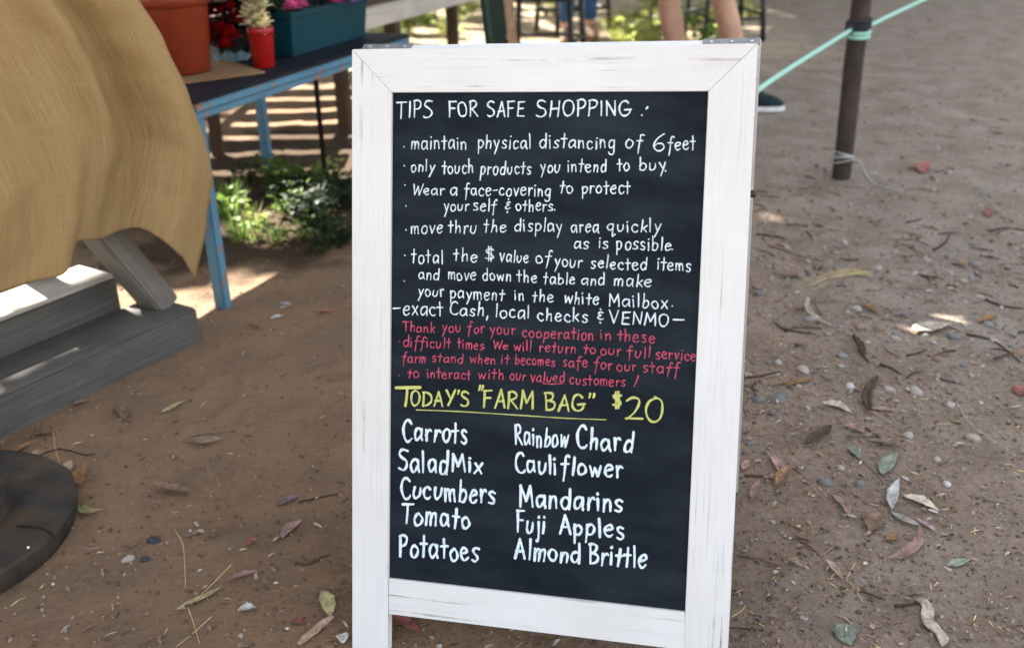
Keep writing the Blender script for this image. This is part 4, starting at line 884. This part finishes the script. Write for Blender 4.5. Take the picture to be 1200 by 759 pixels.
        so_.faces.new(R2[0][::-1]); so_.faces.new(R2[-1]); sh_o = mk('shoe', so_, shoe, t); mk('sole', bm, sole, sh_o)
    return t
DENIM = simple('denim', (0.025, 0.055, 0.12), .85, .15, .4, 60, .2); TEE = simple('grey_shirt', (.3, .3, .31), .9, .1); SHORTS = simple('khaki_shorts', (.2, .17, .12), .9, .1); NAVY = simple('navy_shirt', (.02, .03, .06), .9, .1)
SHOE = simple('teal_canvas', (0.010, 0.022, 0.027), .8, .2); SOLE = simple('white_rubber', (.7, .7, .69), .6); BOOT = simple('brown_boot', (.16, .085, .04), .6); HAIR = simple('brown_hair', (.06, .035, .02), .6, .3, .4, 90, .4)
Y1 = 5.42
aR = on_y(874, 114, Y1); aR.z = .085; aL = on_y(799, 114, Y1 + .12); aL.z = .085
kR = on_y(845, -8, Y1); kL = on_y(782, -8, Y1 + .12); hip = (kR + kL) / 2; hip = Vector((hip.x - .03, hip.y, kR.z + .42))
person('person seen only by bare legs and a teal shoe behind the sign', hip, kR, aR, aR + Vector((.13, -.04, -.045)), kL, aL, aL + Vector((.13, -.02, -.045)), (1, -.2, 0), TEE, SHORTS, True, SHOE, SOLE, HAIR)
Y2 = 7.95
aR = on_y(664, 54, Y2); aR.z = .09; aL = on_y(691, 54, Y2 + .15); aL.z = .09
kR = aR + Vector((.0, -.02, .42)); kL = aL + Vector((0, 0, .42)); hip = (kR + kL) / 2 + Vector((0, .02, .42))
person('person in dark blue jeans and brown boots among the chairs', hip, kR, aR, aR + Vector((-.02, -.13, -.05)), kL, aL, aL + Vector((.02, -.13, -.05)), (0, -1, 0), NAVY, DENIM, False, BOOT, BOOT, HAIR)

# ------------------------------------------------------------------ fallen leaves, twigs, straw and pebbles
LR = random.Random(21)
def litter_leaf(name, a, b, w, mat, label, cat='leaf', group=None, bend=.12, curl=.25, wave=0.0, prof=1.0, lift=.004, thick=.0007):
    """lanceolate leaf lying on the soil from ground point a to b: curved, curled and slightly raised"""
    a = Vector(a); b = Vector(b); d = b - a; L = d.length; d.normalize(); s = Vector((-d.y, d.x, 0)); n = 14; m_ = 4; bm = BM(); rows = []
    ph = LR.uniform(0, 6); tw = LR.uniform(-.5, .5)
    for i in range(n + 1):
        t = i / n; hw = w / 2 * (math.sin(math.pi * min(1, max(0.02, t)) ** (.85)) ** prof * .96 + .04) * (1 + .10 * math.sin(i * 1.7 + ph))
        c = a + d * (t * L) + s * (bend * L * 4 * t * (1 - t) * .5 + wave * L * math.sin(t * 9 + ph)); row = []
        zc = lift + .10 * curl * L * (abs(2 * t - 1) ** 2) + .02 * L * math.sin(t * 7 + ph) * curl
        for j in range(m_ + 1):
            u = 2 * j / m_ - 1; q = c + s * (u * hw); ti = tw * (t - .5)
            z = gz(q.x, q.y) + zc + abs(u) * hw * curl * 1.1 + u * hw * ti
            row.append(bm.verts.new((q.x, q.y, max(z, gz(q.x, q.y) + .0012))))
        rows.append(row)
    for r0, r1 in zip(rows, rows[1:]):
        for j in range(m_): f = bm.faces.new((r0[j], r0[j + 1], r1[j + 1], r1[j])); f.smooth = True
    o = mk(name, bm, mat, origin=(a + b) / 2); tag(o, label, cat, group)
    sm = o.modifiers.new('thickness', 'SOLIDIFY'); sm.thickness = thick; return o
def lm(name, c, tr=.12): return mat_leaf('fallen_' + name, c, tr, .75, .42)
ML = {'pale': lm('pale', (.40, .37, .34)), 'tan': lm('tan', (.30, .225, .16)), 'pink': lm('pink', (.32, .205, .175)), 'brown': lm('brown', (.20, .13, .09)), 'dark': lm('dark', (.075, .045, .032)),
      'green': lm('green', (.225, .25, .195)), 'orange': lm('orange', (.30, .165, .075)), 'yellow': lm('yellow', (.34, .29, .15)), 'red': lm('red', (.33, .12, .105)), 'purple': lm('purple', (.27, .19, .20)), 'cream': lm('cream', (.46, .40, .31)), 'white': lm('white', (.52, .51, .49)), 'wood': lm('wood', (.32, .22, .16), 0)}
def PX(x, y, l, ang, w, key, label, bend=.12, curl=.25, name='fallen_leaf', cat='leaf', **k):
    a_ = R(ang); dx, dy = math.cos(a_) * l / 2, -math.sin(a_) * l / 2
    A = at(x - dx, y - dy); B = at(x + dx, y + dy); slant = (at(x, y) - CAM).length
    return litter_leaf(name, A, B, w * slant / F * 1.15, ML[key], label, cat, None, bend, curl, **k)
LEAVES = [
 (1049, 583, 36, 76, 11, 'white', 'whitish leaf standing nearly upright among the pale leaves right of the sign', .1, .5),
 (1079, 590, 46, -24, 11, 'cream', 'cream leaf with a rounded tip crossing the whitish leaf', .2, .3),
 (1061, 610, 38, -24, 9, 'pale', 'pale grooved leaf with dark spots below the whitish leaf', -.15, .5),
 (1058, 637, 56, 47, 11, 'pink', 'long sickle shaped pinkish leaf under the cluster of pale leaves', -.3, .3),
 (1085, 617, 32, -35, 6, 'purple', 'narrow mauve leaf poking out right of the pale leaf cluster', .1, .3),
 (1042, 546, 33, 58, 15, 'green', 'broad grey green leaf above the pale leaf cluster', .1, .2),
 (1000, 535, 20, -50, 10, 'green', 'small grey green leaf left of the broad grey green leaf', .1, .3),
 (984, 598, 34, -52, 9, 'pink', 'pinkish brown leaf left of the pale leaf cluster', .25, .5),
 (1124, 660, 28, 14, 10, 'green', 'lone pale grey green leaf on bare soil at the lower right', .1, .3),
 (907, 550, 40, -62, 9, 'pink', 'pinkish leaf leaning against the tan leaf near the sign edge', .2, .5),
 (919, 560, 32, 52, 9, 'orange', 'curled orange tan leaf near the right edge of the sign', .1, .7),
 (886, 577, 26, 68, 9, 'pink', 'rosy brown leaf closest to the rear foot of the sign', .1, .5),
 (980, 483, 38, -18, 10, 'cream', 'curved cream leaf beside the dark upright bark strip', .3, .4),
 (1035, 483, 32, -4, 7, 'pink', 'flat pinkish leaf right of the dark upright bark strip', .1, .2),
 (976, 670, 26, -48, 8, 'tan', 'tan leaf with a thin stalk near the bent straw', .1, .6),
 (989, 747, 28, -56, 21, 'green', 'broad grey green leaf at the bottom edge right of the sign', .1, .15),
 (1027, 614, 30, 58, 18, 'brown', 'dull crumpled brown leaf left of the sickle shaped leaf', .1, .4),
 (1046, 633, 18, 10, 8, 'orange', 'tiny orange brown leaf scrap left of the sickle shaped leaf', .1, .4),
 (941, 632, 24, -18, 8, 'brown', 'grey brown leaf half pressed into soil near the sign edge', .1, .3),
 (931, 662, 22, -25, 7, 'tan', 'faded tan leaf scrap below the pressed grey brown leaf', .1, .5),
 (874, 547, 14, 60, 9, 'pink', 'pink leaf scrap touching the white edge of the sign', .1, .3),
 (1197, 462, 12, 70, 16, 'red', 'pinkish red leaf cut off by the right edge', .1, .3),
 (964, 372, 46, -46, 7, 'cream', 'long curved tan leaf strip left of the sunlit leaf', -.35, .5),
 (1006, 409, 28, -60, 6, 'dark', 'dark brown curled leaf left of the sunlit leaf', .1, .5),
 (1018, 363, 24, -30, 8, 'orange', 'orange brown leaf up left of the sunlit leaf', .2, .5),
 (1084, 198, 16, 60, 14, 'red', 'brick red leaf lying right of the brown post', .1, .3),
 (937, 452, 34, 18, 9, 'orange', 'rusty brown leaf half buried near the pebbles by the sign', .1, .2),
 (1157, 378, 26, 20, 8, 'orange', 'small rust coloured leaf right of the sunlit leaf', .1, .4),
 (930, 327, 26, 5, 10, 'brown', 'brown leaf near the straw bundle right of the sign', .1, .4),
 (1160, 249, 12, 70, 9, 'red', 'small red leaf among the upper right pebbles', .1, .3),
 (1063, 370, 36, -4, 5, 'purple', 'thin greyish mauve leaf left of the sunlit leaf', .1, .3),
 (1040, 525, 48, -9, 10, 'tan', 'curled tan bark flake below the white pebbles', .2, .7),
 (1000, 505, 28, -20, 10, 'pink', 'short pink brown leaf above the small green leaf', .2, .4),
 # left side
 (240, 517, 44, 4, 12, 'tan', 'tan leaf with a long stalk in the middle of the left soil', -.25, .5),
 (203, 576, 50, -13, 11, 'brown', 'curled brown leaf right of the umbrella base', .1, .7),
 (99, 562, 28, 78, 13, 'orange', 'orange brown leaf standing at the rim of the umbrella base', .2, .6),
 (108, 597, 30, -10, 10, 'yellow', 'yellowish curled leaf lying by the umbrella base rim', -.5, .6),
 (80, 554, 22, 65, 13, 'tan', 'tan leaf tucked behind the orange leaf by umbrella base', .1, .3),
 (52, 513, 28, 14, 10, 'brown', 'brown leaf between the grey beam and the umbrella base', .2, .5),
 (24, 532, 40, 28, 9, 'orange', 'rusty leaf strip above the umbrella base', .2, .3),
 (154, 636, 28, 22, 5, 'brown', 'thin curled red brown leaf left of the straw', -.5, .6),
 (227, 628, 26, 14, 6, 'tan', 'thin tan leaf strip right of the upright straw', .1, .3),
 (338, 588, 28, 22, 11, 'purple', 'mauve pink leaf left of the sign', .15, .3),
 (343, 622, 32, 44, 12, 'pink', 'dull pink leaf below the mauve leaf', .25, .3),
 (297, 637, 14, 40, 8, 'red', 'small red brown curl of leaf left of the dull pink leaf', .3, .7),
 (383, 712, 30, -72, 15, 'yellow', 'greenish yellow leaf close to the left foot of the sign', .1, .4),
 (350, 730, 20, 6, 9, 'red', 'small dark red leaf near the bottom left of the sign', .1, .3),
 (290, 717, 22, 8, 9, 'white', 'whitish crumpled leaf between straw and red leaf', .3, .8),
 (404, 751, 14, 70, 12, 'white', 'whitish crumpled leaf touching the left foot of the sign', .2, .6),
 (285, 677, 40, 14, 8, 'pink', 'twisted pinkish leaf at the end of the crossed straws', .25, .6),
 (237, 699, 54, 27, 7, 'yellow', 'long twisted straw coloured leaf in the crossed straws', -.12, .5),
 (142, 486, 20, -60, 10, 'brown', 'brown leaf just below the grey beam', .1, .4),
 (203, 480, 30, 27, 6, 'yellow', 'straw coloured leaf strip right of the brown leaf', .1, .2),
 (96, 476, 18, 20, 9, 'pink', 'pinkish leaf scrap at the foot of the grey beam', .1, .4),
 (477, 733, 36, -33, 13, 'red', 'pinkish red leaf seen through the gap under the sign', .1, .3),
 (382, 367, 16, 10, 9, 'red', 'bright red petal on dark soil near the blue table', .2, .4),
 (325, 374, 16, 12, 7, 'white', 'white leaf scrap on the soil beside the blue table leg', .1, .3),
 (335, 357, 14, -10, 6, 'white', 'small white leaf scrap behind the blue table leg', .1, .3),
 (300, 385, 18, -30, 7, 'brown', 'small brown leaf scrap in front of the blue table leg', .1, .4),
]
for L in LEAVES: PX(*L[:7], bend=L[7], curl=L[8])
PX(1088, 732, 62, -62, 12, 'cream', 'wavy pale bark strip at the bottom edge on the right', bend=.1, curl=.2, name='bark_strip', cat='bark', wave=.055, prof=.25, thick=.002)
PX(1023, 468, 42, 76, 9, 'dark', 'dark reddish bark strip standing up right of the sign', bend=.15, curl=.6, name='bark_strip', cat='bark', prof=.4, thick=.002)
PX(960, 515, 36, 38, 9, 'dark', 'dark brown bark strip left of the cream leaf', bend=.1, curl=.5, name='bark_strip', cat='bark', prof=.4, thick=.002)
PX(371, 742, 52, 38, 9, 'wood', 'pinkish wood splinter at the bottom left of the sign', bend=.06, curl=.15, name='wood_splinter', cat='splinter', prof=.3, thick=.003)
sl_a = at(1068, 391); sl_b = at(1114, 384)
litter_leaf('fallen_leaf', sl_a, sl_b, .058, ML['cream'], 'large pale leaf lit by a spot of sun on the walkway', 'leaf', None, .1, .12, lift=.010)
TWM = simple('twig_bark', (0.06, 0.042, 0.032), .85, .15, .4, 60, .2); STM = simple('straw', (0.50, 0.40, 0.20), .7, .2, .2, 60); TWL = simple('pale_twig', (0.22, 0.17, 0.125), .85, .15, .3, 60)
def stick(name, pts, r, mat, label, cat):
    q = [gat(x, y, r * .8) for x, y in pts]; bm = BM(); P = smooth_path(q, 5)
    add_tube(bm, [p + Vector((0, 0, .0015 * noise.noise((i * .8, 0, p.x * 9)))) for i, p in enumerate(P)], [r * (1 - .5 * i / len(P)) for i in range(len(P))], 7)
    tag(mk(name, bm, mat, origin=q[0]), label, cat)
STICKS = [
 ('straw', [(1002, 660), (992, 680), (998, 688), (1013, 704)], .0011, STM, 'bent straw lying right of the sign near the tan leaf', 'straw'),
 ('straw', [(857, 722), (868, 714), (874, 707)], .0011, STM, 'short straw at the lower right edge of the sign', 'straw'),
 ('straw', [(876, 724), (896, 735)], .0010, STM, 'thin straw pointing away from the sign foot', 'straw'),
 ('straw', [(987, 724), (997, 735), (1000, 752)], .0011, STM, 'bent straw over the broad green leaf at bottom', 'straw'),
 ('straw', [(1096, 496), (1112, 496), (1124, 495)], .0010, STM, 'short horizontal straw below the upper right pebbles', 'straw'),
 ('straw', [(1121, 475), (1138, 500), (1168, 520)], .0011, STM, 'long straw bending down at the right of the walkway', 'straw'),
 ('straw', [(1184, 500), (1200, 510)], .0010, STM, 'straw running out at the right edge', 'straw'),
 ('straw', [(206, 624), (215, 641), (217, 687)], .0012, STM, 'upright bent straw on the left soil', 'straw'),
 ('straw', [(271, 660), (250, 680), (223, 707)], .0013, STM, 'diagonal straw on top of the long twisted leaf', 'straw'),
 ('straw', [(220, 710), (227, 730), (234, 754)], .0011, STM, 'straw crossing downward at the bottom left', 'straw'),
 ('straw', [(248, 721), (226, 741), (206, 758)], .0011, STM, 'straw crossing the downward straw at bottom left', 'straw'),
 ('straw', [(62, 506), (66, 530), (72, 548)], .0011, STM, 'thin straw standing by the umbrella base', 'straw'),
 ('straw', [(12, 710), (22, 703), (30, 699)], .0010, STM, 'short straw at the lower left corner', 'straw'),
 ('twig', [(1049, 710), (1070, 707), (1092, 704)], .0034, TWM, 'dark twig above the wavy bark strip', 'twig'),
 ('twig', [(350, 588), (372, 583), (400, 577)], .0022, TWM, 'thin dark twig beside the mauve leaf', 'twig'),
 ('twig', [(346, 664), (362, 664), (376, 658), (387, 650)], .0026, TWM, 'dark crooked twig left of the sign foot', 'twig'),
 ('twig', [(205, 520), (225, 513), (250, 508), (280, 504)], .0022, TWL, 'pale twig along the tan leaf with stalk', 'twig'),
 ('twig', [(40, 540), (70, 527), (100, 534), (112, 532)], .0022, TWM, 'curved twig between beam and umbrella base', 'twig'),
 ('twig', [(1000, 395), (1008, 415), (1018, 425)], .0045, TWM, 'short dark twig left of the sunlit leaf', 'twig'),
 ('twig', [(1094, 293), (1107, 286), (1114, 274)], .0045, TWM, 'short dark twig above the straw bundle', 'twig'),
 ('twig', [(1160, 271), (1180, 268), (1200, 271)], .0045, TWM, 'dark twig by the pebble heap at the right edge', 'twig'),
 ('twig', [(1035, 273), (1058, 273), (1082, 277)], .0040, TWL, 'pale twig in the middle of the walkway', 'twig'),
 ('twig', [(1120, 338), (1148, 342), (1165, 348)], .0040, TWL, 'pale twig above the sunlit leaf to the right', 'twig'),
 ('twig', [(1155, 352), (1172, 358), (1198, 362)], .0038, TWM, 'dark twig running to the right edge', 'twig'),
 ('twig', [(1132, 393), (1160, 400), (1180, 412), (1196, 425)], .0034, TWM, 'long dark twig right of the sunlit leaf', 'twig'),
 ('twig', [(886, 276), (905, 277), (922, 280)], .0045, TWM, 'dark twig close to the upper right sign edge', 'twig'),
 ('twig', [(900, 288), (925, 296), (945, 303)], .0045, TWL, 'brown twig slanting near the sign edge', 'twig'),
 ('twig', [(917, 388), (935, 393), (952, 393)], .0035, TWM, 'reddish dark twig near the pebbles by the sign', 'twig'),
 ('twig', [(875, 445), (895, 442), (915, 437)], .0030, TWM, 'thin twig left of the rusty leaf', 'twig'),
 ('twig', [(872, 558), (895, 560), (905, 563)], .0026, TWM, 'dark twig at the rear foot of the sign', 'twig'),
 ('twig', [(1000, 535), (1022, 552), (1035, 568), (1042, 586)], .0016, TWL, 'thin brown stalk curving above the pale leaf cluster', 'twig'),
 ('twig', [(952, 529), (985, 517), (1030, 516), (1058, 510)], .0014, TWL, 'long thin stalk below the cream leaf', 'twig'),
 ('twig', [(1060, 224), (1080, 222), (1105, 226)], .0040, TWL, 'pale twig right of the string', 'twig'),
]
for s_ in STICKS: stick(*s_)
bun = thing('straw_bundle', 'flattened bundle of pale straw lying on the walkway right of the sign', 'straw', gat(990, 322))
for k in range(12):
    x0 = 958 + LR.uniform(-20, 14); y0 = 328 + LR.uniform(-11, 14); bm = BM(); q = [gat(x0, y0, .004), gat(990 + LR.uniform(-5, 5), 322 + LR.uniform(-4, 4), .012), gat(1024 + LR.uniform(-14, 4), 321 + LR.uniform(-3, 3), .006)]
    add_tube(bm, smooth_path(q, 4), .0007, 5); mk('stalk', bm, STM, bun)

# pebbles
PEB = {'grey': simple('pebble_grey', (0.20, 0.193, 0.185), .7, .3, .3, 90, .2), 'pale': simple('pebble_pale', (0.31, 0.28, 0.245), .65, .3, .2, 90, .2), 'blue': simple('pebble_bluegrey', (0.125, 0.126, 0.128), .6, .3, .3, 90, .2), 'brown': simple('pebble_brown', (0.22, 0.145, 0.10), .75, .3, .3, 90, .2), 'black': simple('pebble_black', (0.022, 0.024, 0.03), .5, .4), 'white': simple('pebble_white', (0.47, 0.45, 0.43), .6, .3, .1)}
def rock_mesh(seed, sub=2):
    bm = BM(); bmesh.ops.create_icosphere(bm, subdivisions=sub, radius=1); o = Vector((seed * 3.1, seed * 1.7, seed))
    for v_ in bm.verts: v_.co *= 1 + .34 * noise.noise(v_.co * .9 + o) + .16 * noise.noise(v_.co * 2.1 + o); v_.co.z *= .62
    me = bpy.data.meshes.new('pebble'); bm.to_mesh(me); bm.free()
    for p_ in me.polygons: p_.use_smooth = LR.random() > .15
    return me
ROCKS = {}
for k in PEB:
    for j in range(5):
        me = rock_mesh(j + 7 * len(ROCKS)); me.materials.append(PEB[k]); ROCKS[(k, j)] = me
def pebble(x, y, wpx, key, label, group):
    p = at(x, y); sc = wpx / 2 * (p - CAM).length / F; o = bpy.data.objects.new('pebble', ROCKS[(key, LR.randrange(5))]); COL.objects.link(o)
    o.location = (p.x, p.y, gz(p.x, p.y) + sc * .12); o.rotation_euler = (LR.uniform(-.3, .3), LR.uniform(-.3, .3), LR.uniform(0, 6.28)); o.scale = (sc * LR.uniform(.95, 1.2), sc * LR.uniform(.65, .95), sc * LR.uniform(.7, 1)); tag(o, label, 'pebble', group)
for a_ in [(966, 567, 17, 'blue', 'bluish flat pebble right of the sign near the curled orange leaf'), (1008, 568, 14, 'blue', 'bluish flat pebble left of the whitish leaf'), (984, 551, 12, 'pale', 'round pale pebble above the two bluish pebbles'),
           (942, 436, 16, 'pale', 'largest pale oval pebble near the edge of the sign'), (948, 378, 15, 'grey', 'grey rounded pebble left of the long tan leaf strip'), (890, 348, 13, 'blue', 'dark grey pebble beside the sign edge in mid height'), (150, 654, 14, 'pale', 'beige oval pebble on the soil right of the umbrella base'),
           (180, 633, 14, 'black', 'shiny black pebble above the beige pebble'), (170, 655, 11, 'black', 'small dark pebble right of the beige pebble'), (323, 683, 5, 'white', 'tiny white pebble left of the sign'), (336, 736, 6, 'white', 'tiny white pebble by the dark red leaf'), (62, 684, 4, 'white', 'tiny white pebble at the bottom left'),
           (1141, 514, 16, 'pale', 'pale flat pebble under the long straw'), (1109, 568, 11, 'white', 'small white pebble right of the whitish leaf'), (1113, 477, 14, 'pale', 'pale pebble next to the long straw'), (1098, 541, 10, 'pale', 'pale pebble right of the broad green leaf'), (1073, 461, 17, 'pale', 'pale angular pebble right of the dark bark strip'),
           (1064, 511, 13, 'pale', 'pale angular pebble above the broad green leaf'), (996, 457, 13, 'white', 'whitish pebble left of the dark upright bark strip'), (916, 551, 12, 'blue', 'bluish pebble beside the curled orange leaf'), (1118, 396, 16, 'blue', 'bluish pebble touching the sunlit leaf'), (910, 471, 18, 'blue', 'dark bluish pebble above the buried twig'), (888, 472, 15, 'blue', 'dark bluish pebble touching the sign edge')]:
    pebble(*a_, None)
n_ = 0
while n_ < 270:                                         # the stony strip along the walkway
    y = LR.uniform(190, 560); x = LR.uniform(872, 1215); dens = math.exp(-((y - (400 + (1000 - x) * .02)) / 95) ** 2) + .6 * math.exp(-(((x - 1150) / 55) ** 2 + ((y - 290) / 40) ** 2)) + .12
    if LR.random() > dens: continue
    big = LR.random() ** 3.5
    w_ = (3.6 + 9.5 * big) * (.6 + y / 900)
    k_ = LR.choice(['grey', 'grey', 'pale', 'pale', 'blue', 'brown', 'brown', 'brown'])
    pebble(x, y, w_, k_, 'small %s pebble in the stony strip of the walkway right of the sign' % {'grey': 'grey', 'pale': 'pale', 'blue': 'bluish grey', 'brown': 'brown', 'white': 'whitish'}[k_], '%s pebbles of the walkway' % {'grey': 'grey', 'pale': 'pale', 'blue': 'bluish', 'brown': 'brown', 'white': 'whitish'}[k_]); n_ += 1
# grit, crumbs of soil and leaf fragments: nobody could count these
def grit(name, n, mats, size, region, label, seed, flat=.6):
    r = random.Random(seed); bm = BM(); base_ = []
    b2 = BM(); bmesh.ops.create_icosphere(b2, subdivisions=1, radius=1); vs = [v.co.copy() for v in b2.verts]; fs = [[v.index for v in f.verts] for f in b2.faces]; b2.free()
    for _ in range(n):
        while True:
            x, y = region(r)
            if x is not None: break
        s = size * (.4 + 1.6 * r.random() ** 3); z = gz(x, y) + s * .2; rot = Euler((r.uniform(-.5, .5), r.uniform(-.5, .5), r.uniform(0, 6.3))).to_matrix(); sx_, sy_ = r.uniform(.7, 1.5), r.uniform(.6, 1)
        V = [bm.verts.new(Vector((x, y, z)) + rot @ Vector((v.x * sx_ * r.uniform(.8, 1.15), v.y * sy_, v.z * flat)) * s) for v in vs]; mi = r.randrange(len(mats))
        for f in fs: q = bm.faces.new([V[i] for i in f]); q.material_index = mi
    tag(mk(name, bm, mats), label, name.replace('_', ' '), None, 'stuff')
CRUMB = simple('soil_crumb', (0.11, 0.08, 0.058), .95, .1, .4, 60); CRUMB2 = simple('soil_crumb_light', (0.24, 0.19, 0.15), .95, .1, .3, 60)
def reg_right(r):
    px, py = r.uniform(860, 1230), r.uniform(120, 780); d = .25 + math.exp(-((py - 400) / 120) ** 2)
    if r.random() > d: return None, None
    p = at(px, py); return p.x, p.y
def reg_all(r):
    px, py = r.uniform(-40, 1240), 110 + 690 * r.random() ** .8; p = at(px, py); return p.x, p.y
def reg_near(r):
    px, py = r.uniform(300, 1240), r.uniform(560, 800); p = at(px, py); return p.x, p.y
grit('gravel', 4200, [PEB['grey'], PEB['pale'], PEB['blue'], PEB['brown'], CRUMB2], .0032, reg_right, 'fine gravel scattered over the walkway', 51)
grit('soil_crumbs', 9000, [CRUMB, CRUMB, CRUMB2, PEB['brown']], .0026, reg_all, 'loose crumbs of soil on the ground', 52, .8)
grit('soil_crumbs', 3000, [CRUMB, CRUMB2, CRUMB2, CRUMB], .0019, reg_near, 'loose dark crumbs of soil around the foot of the sign', 53, .8)
bm = BM(); r = random.Random(54); mats = [STM, TWM, TWL, ML['brown'], ML['pink']]
for _ in range(2200):                                   # chaff: broken bits of leaf, straw and bark
    x, y = (reg_all if r.random() < .5 else reg_right)(r)
    if x is None: continue
    a = r.uniform(0, 6.3); l = r.uniform(.003, .013); w_ = r.uniform(.0007, .0025); d = Vector((math.cos(a), math.sin(a), r.uniform(-.15, .25))); s = Vector((-math.sin(a), math.cos(a), r.uniform(-.4, .4))); c = Vector((x, y, gz(x, y) + .003))
    k = r.choice([.3, .6, .9]); V = [c - d * l, c + s * w_ * k - d * l * .2, c + d * l, c - s * w_]; U = [q + Vector((0, 0, .0009)) for q in V]
    V = [bm.verts.new(q) for q in V]; U = [bm.verts.new(q) for q in U]; mi = r.randrange(5)
    fl = [bm.faces.new(V[::-1]), bm.faces.new(U)] + [bm.faces.new((V[i], V[(i + 1) % 4], U[(i + 1) % 4], U[i])) for i in range(4)]
    for f in fl: f.material_index = mi
tag(mk('chaff', bm, mats), 'broken bits of leaf straw and bark strewn on the soil', 'chaff', None, 'stuff')

# small leaf scraps and crumbled bark half pressed into the soil
r = random.Random(90)
for key in ('tan', 'brown', 'pink', 'pale'):
    bm = BM()
    for _ in range(150):
        x, y = reg_right(r) if r.random() < .6 else reg_all(r)
        if x is None: continue
        a = r.uniform(0, 6.3); leaf_face(bm, Vector((x, y, gz(x, y) + .004)), Vector((math.cos(a), math.sin(a), r.uniform(-.05, .25))), Vector((r.uniform(-.3, .3), r.uniform(-.3, .3), 1)), r.uniform(.008, .028), r.uniform(.004, .010))
    tag(mk('leaf_scraps', bm, ML[key]), '%s scraps of crumbled leaves strewn on the soil' % key, 'leaf litter', None, 'stuff')

def reg_far(r):
    px, py = r.uniform(885, 1240), r.uniform(20, 330); p = at(px, py); return p.x, p.y
grit('gravel', 1500, [PEB['grey'], PEB['pale'], CRUMB2, CRUMB, PEB['brown']], .0062, reg_far, 'coarse gravel and crumbs on the far walkway', 95)
bm = BM(); r = random.Random(96)
for _ in range(420):                                    # broken twigs and bark on the walkway
    x, y = reg_far(r) if r.random() < .55 else reg_right(r)
    if x is None: continue
    a = r.uniform(0, 6.3); l = r.uniform(.01, .045); d = Vector((math.cos(a), math.sin(a), 0)); q = r.uniform(.0012, .0032); c0 = Vector((x, y, gz(x, y) + q))
    add_tube(bm, [c0 - d * l, c0 + Vector((-d.y, d.x, 0)) * l * r.uniform(-.25, .25) + Vector((0, 0, .002)), c0 + d * l], [q, q * .9, q * .5], 5, True, r.randrange(3))
tag(mk('broken_twigs', bm, [TWM, TWL, ML['brown']]), 'small broken twigs and bark bits strewn over the walkway', 'twigs', None, 'stuff')
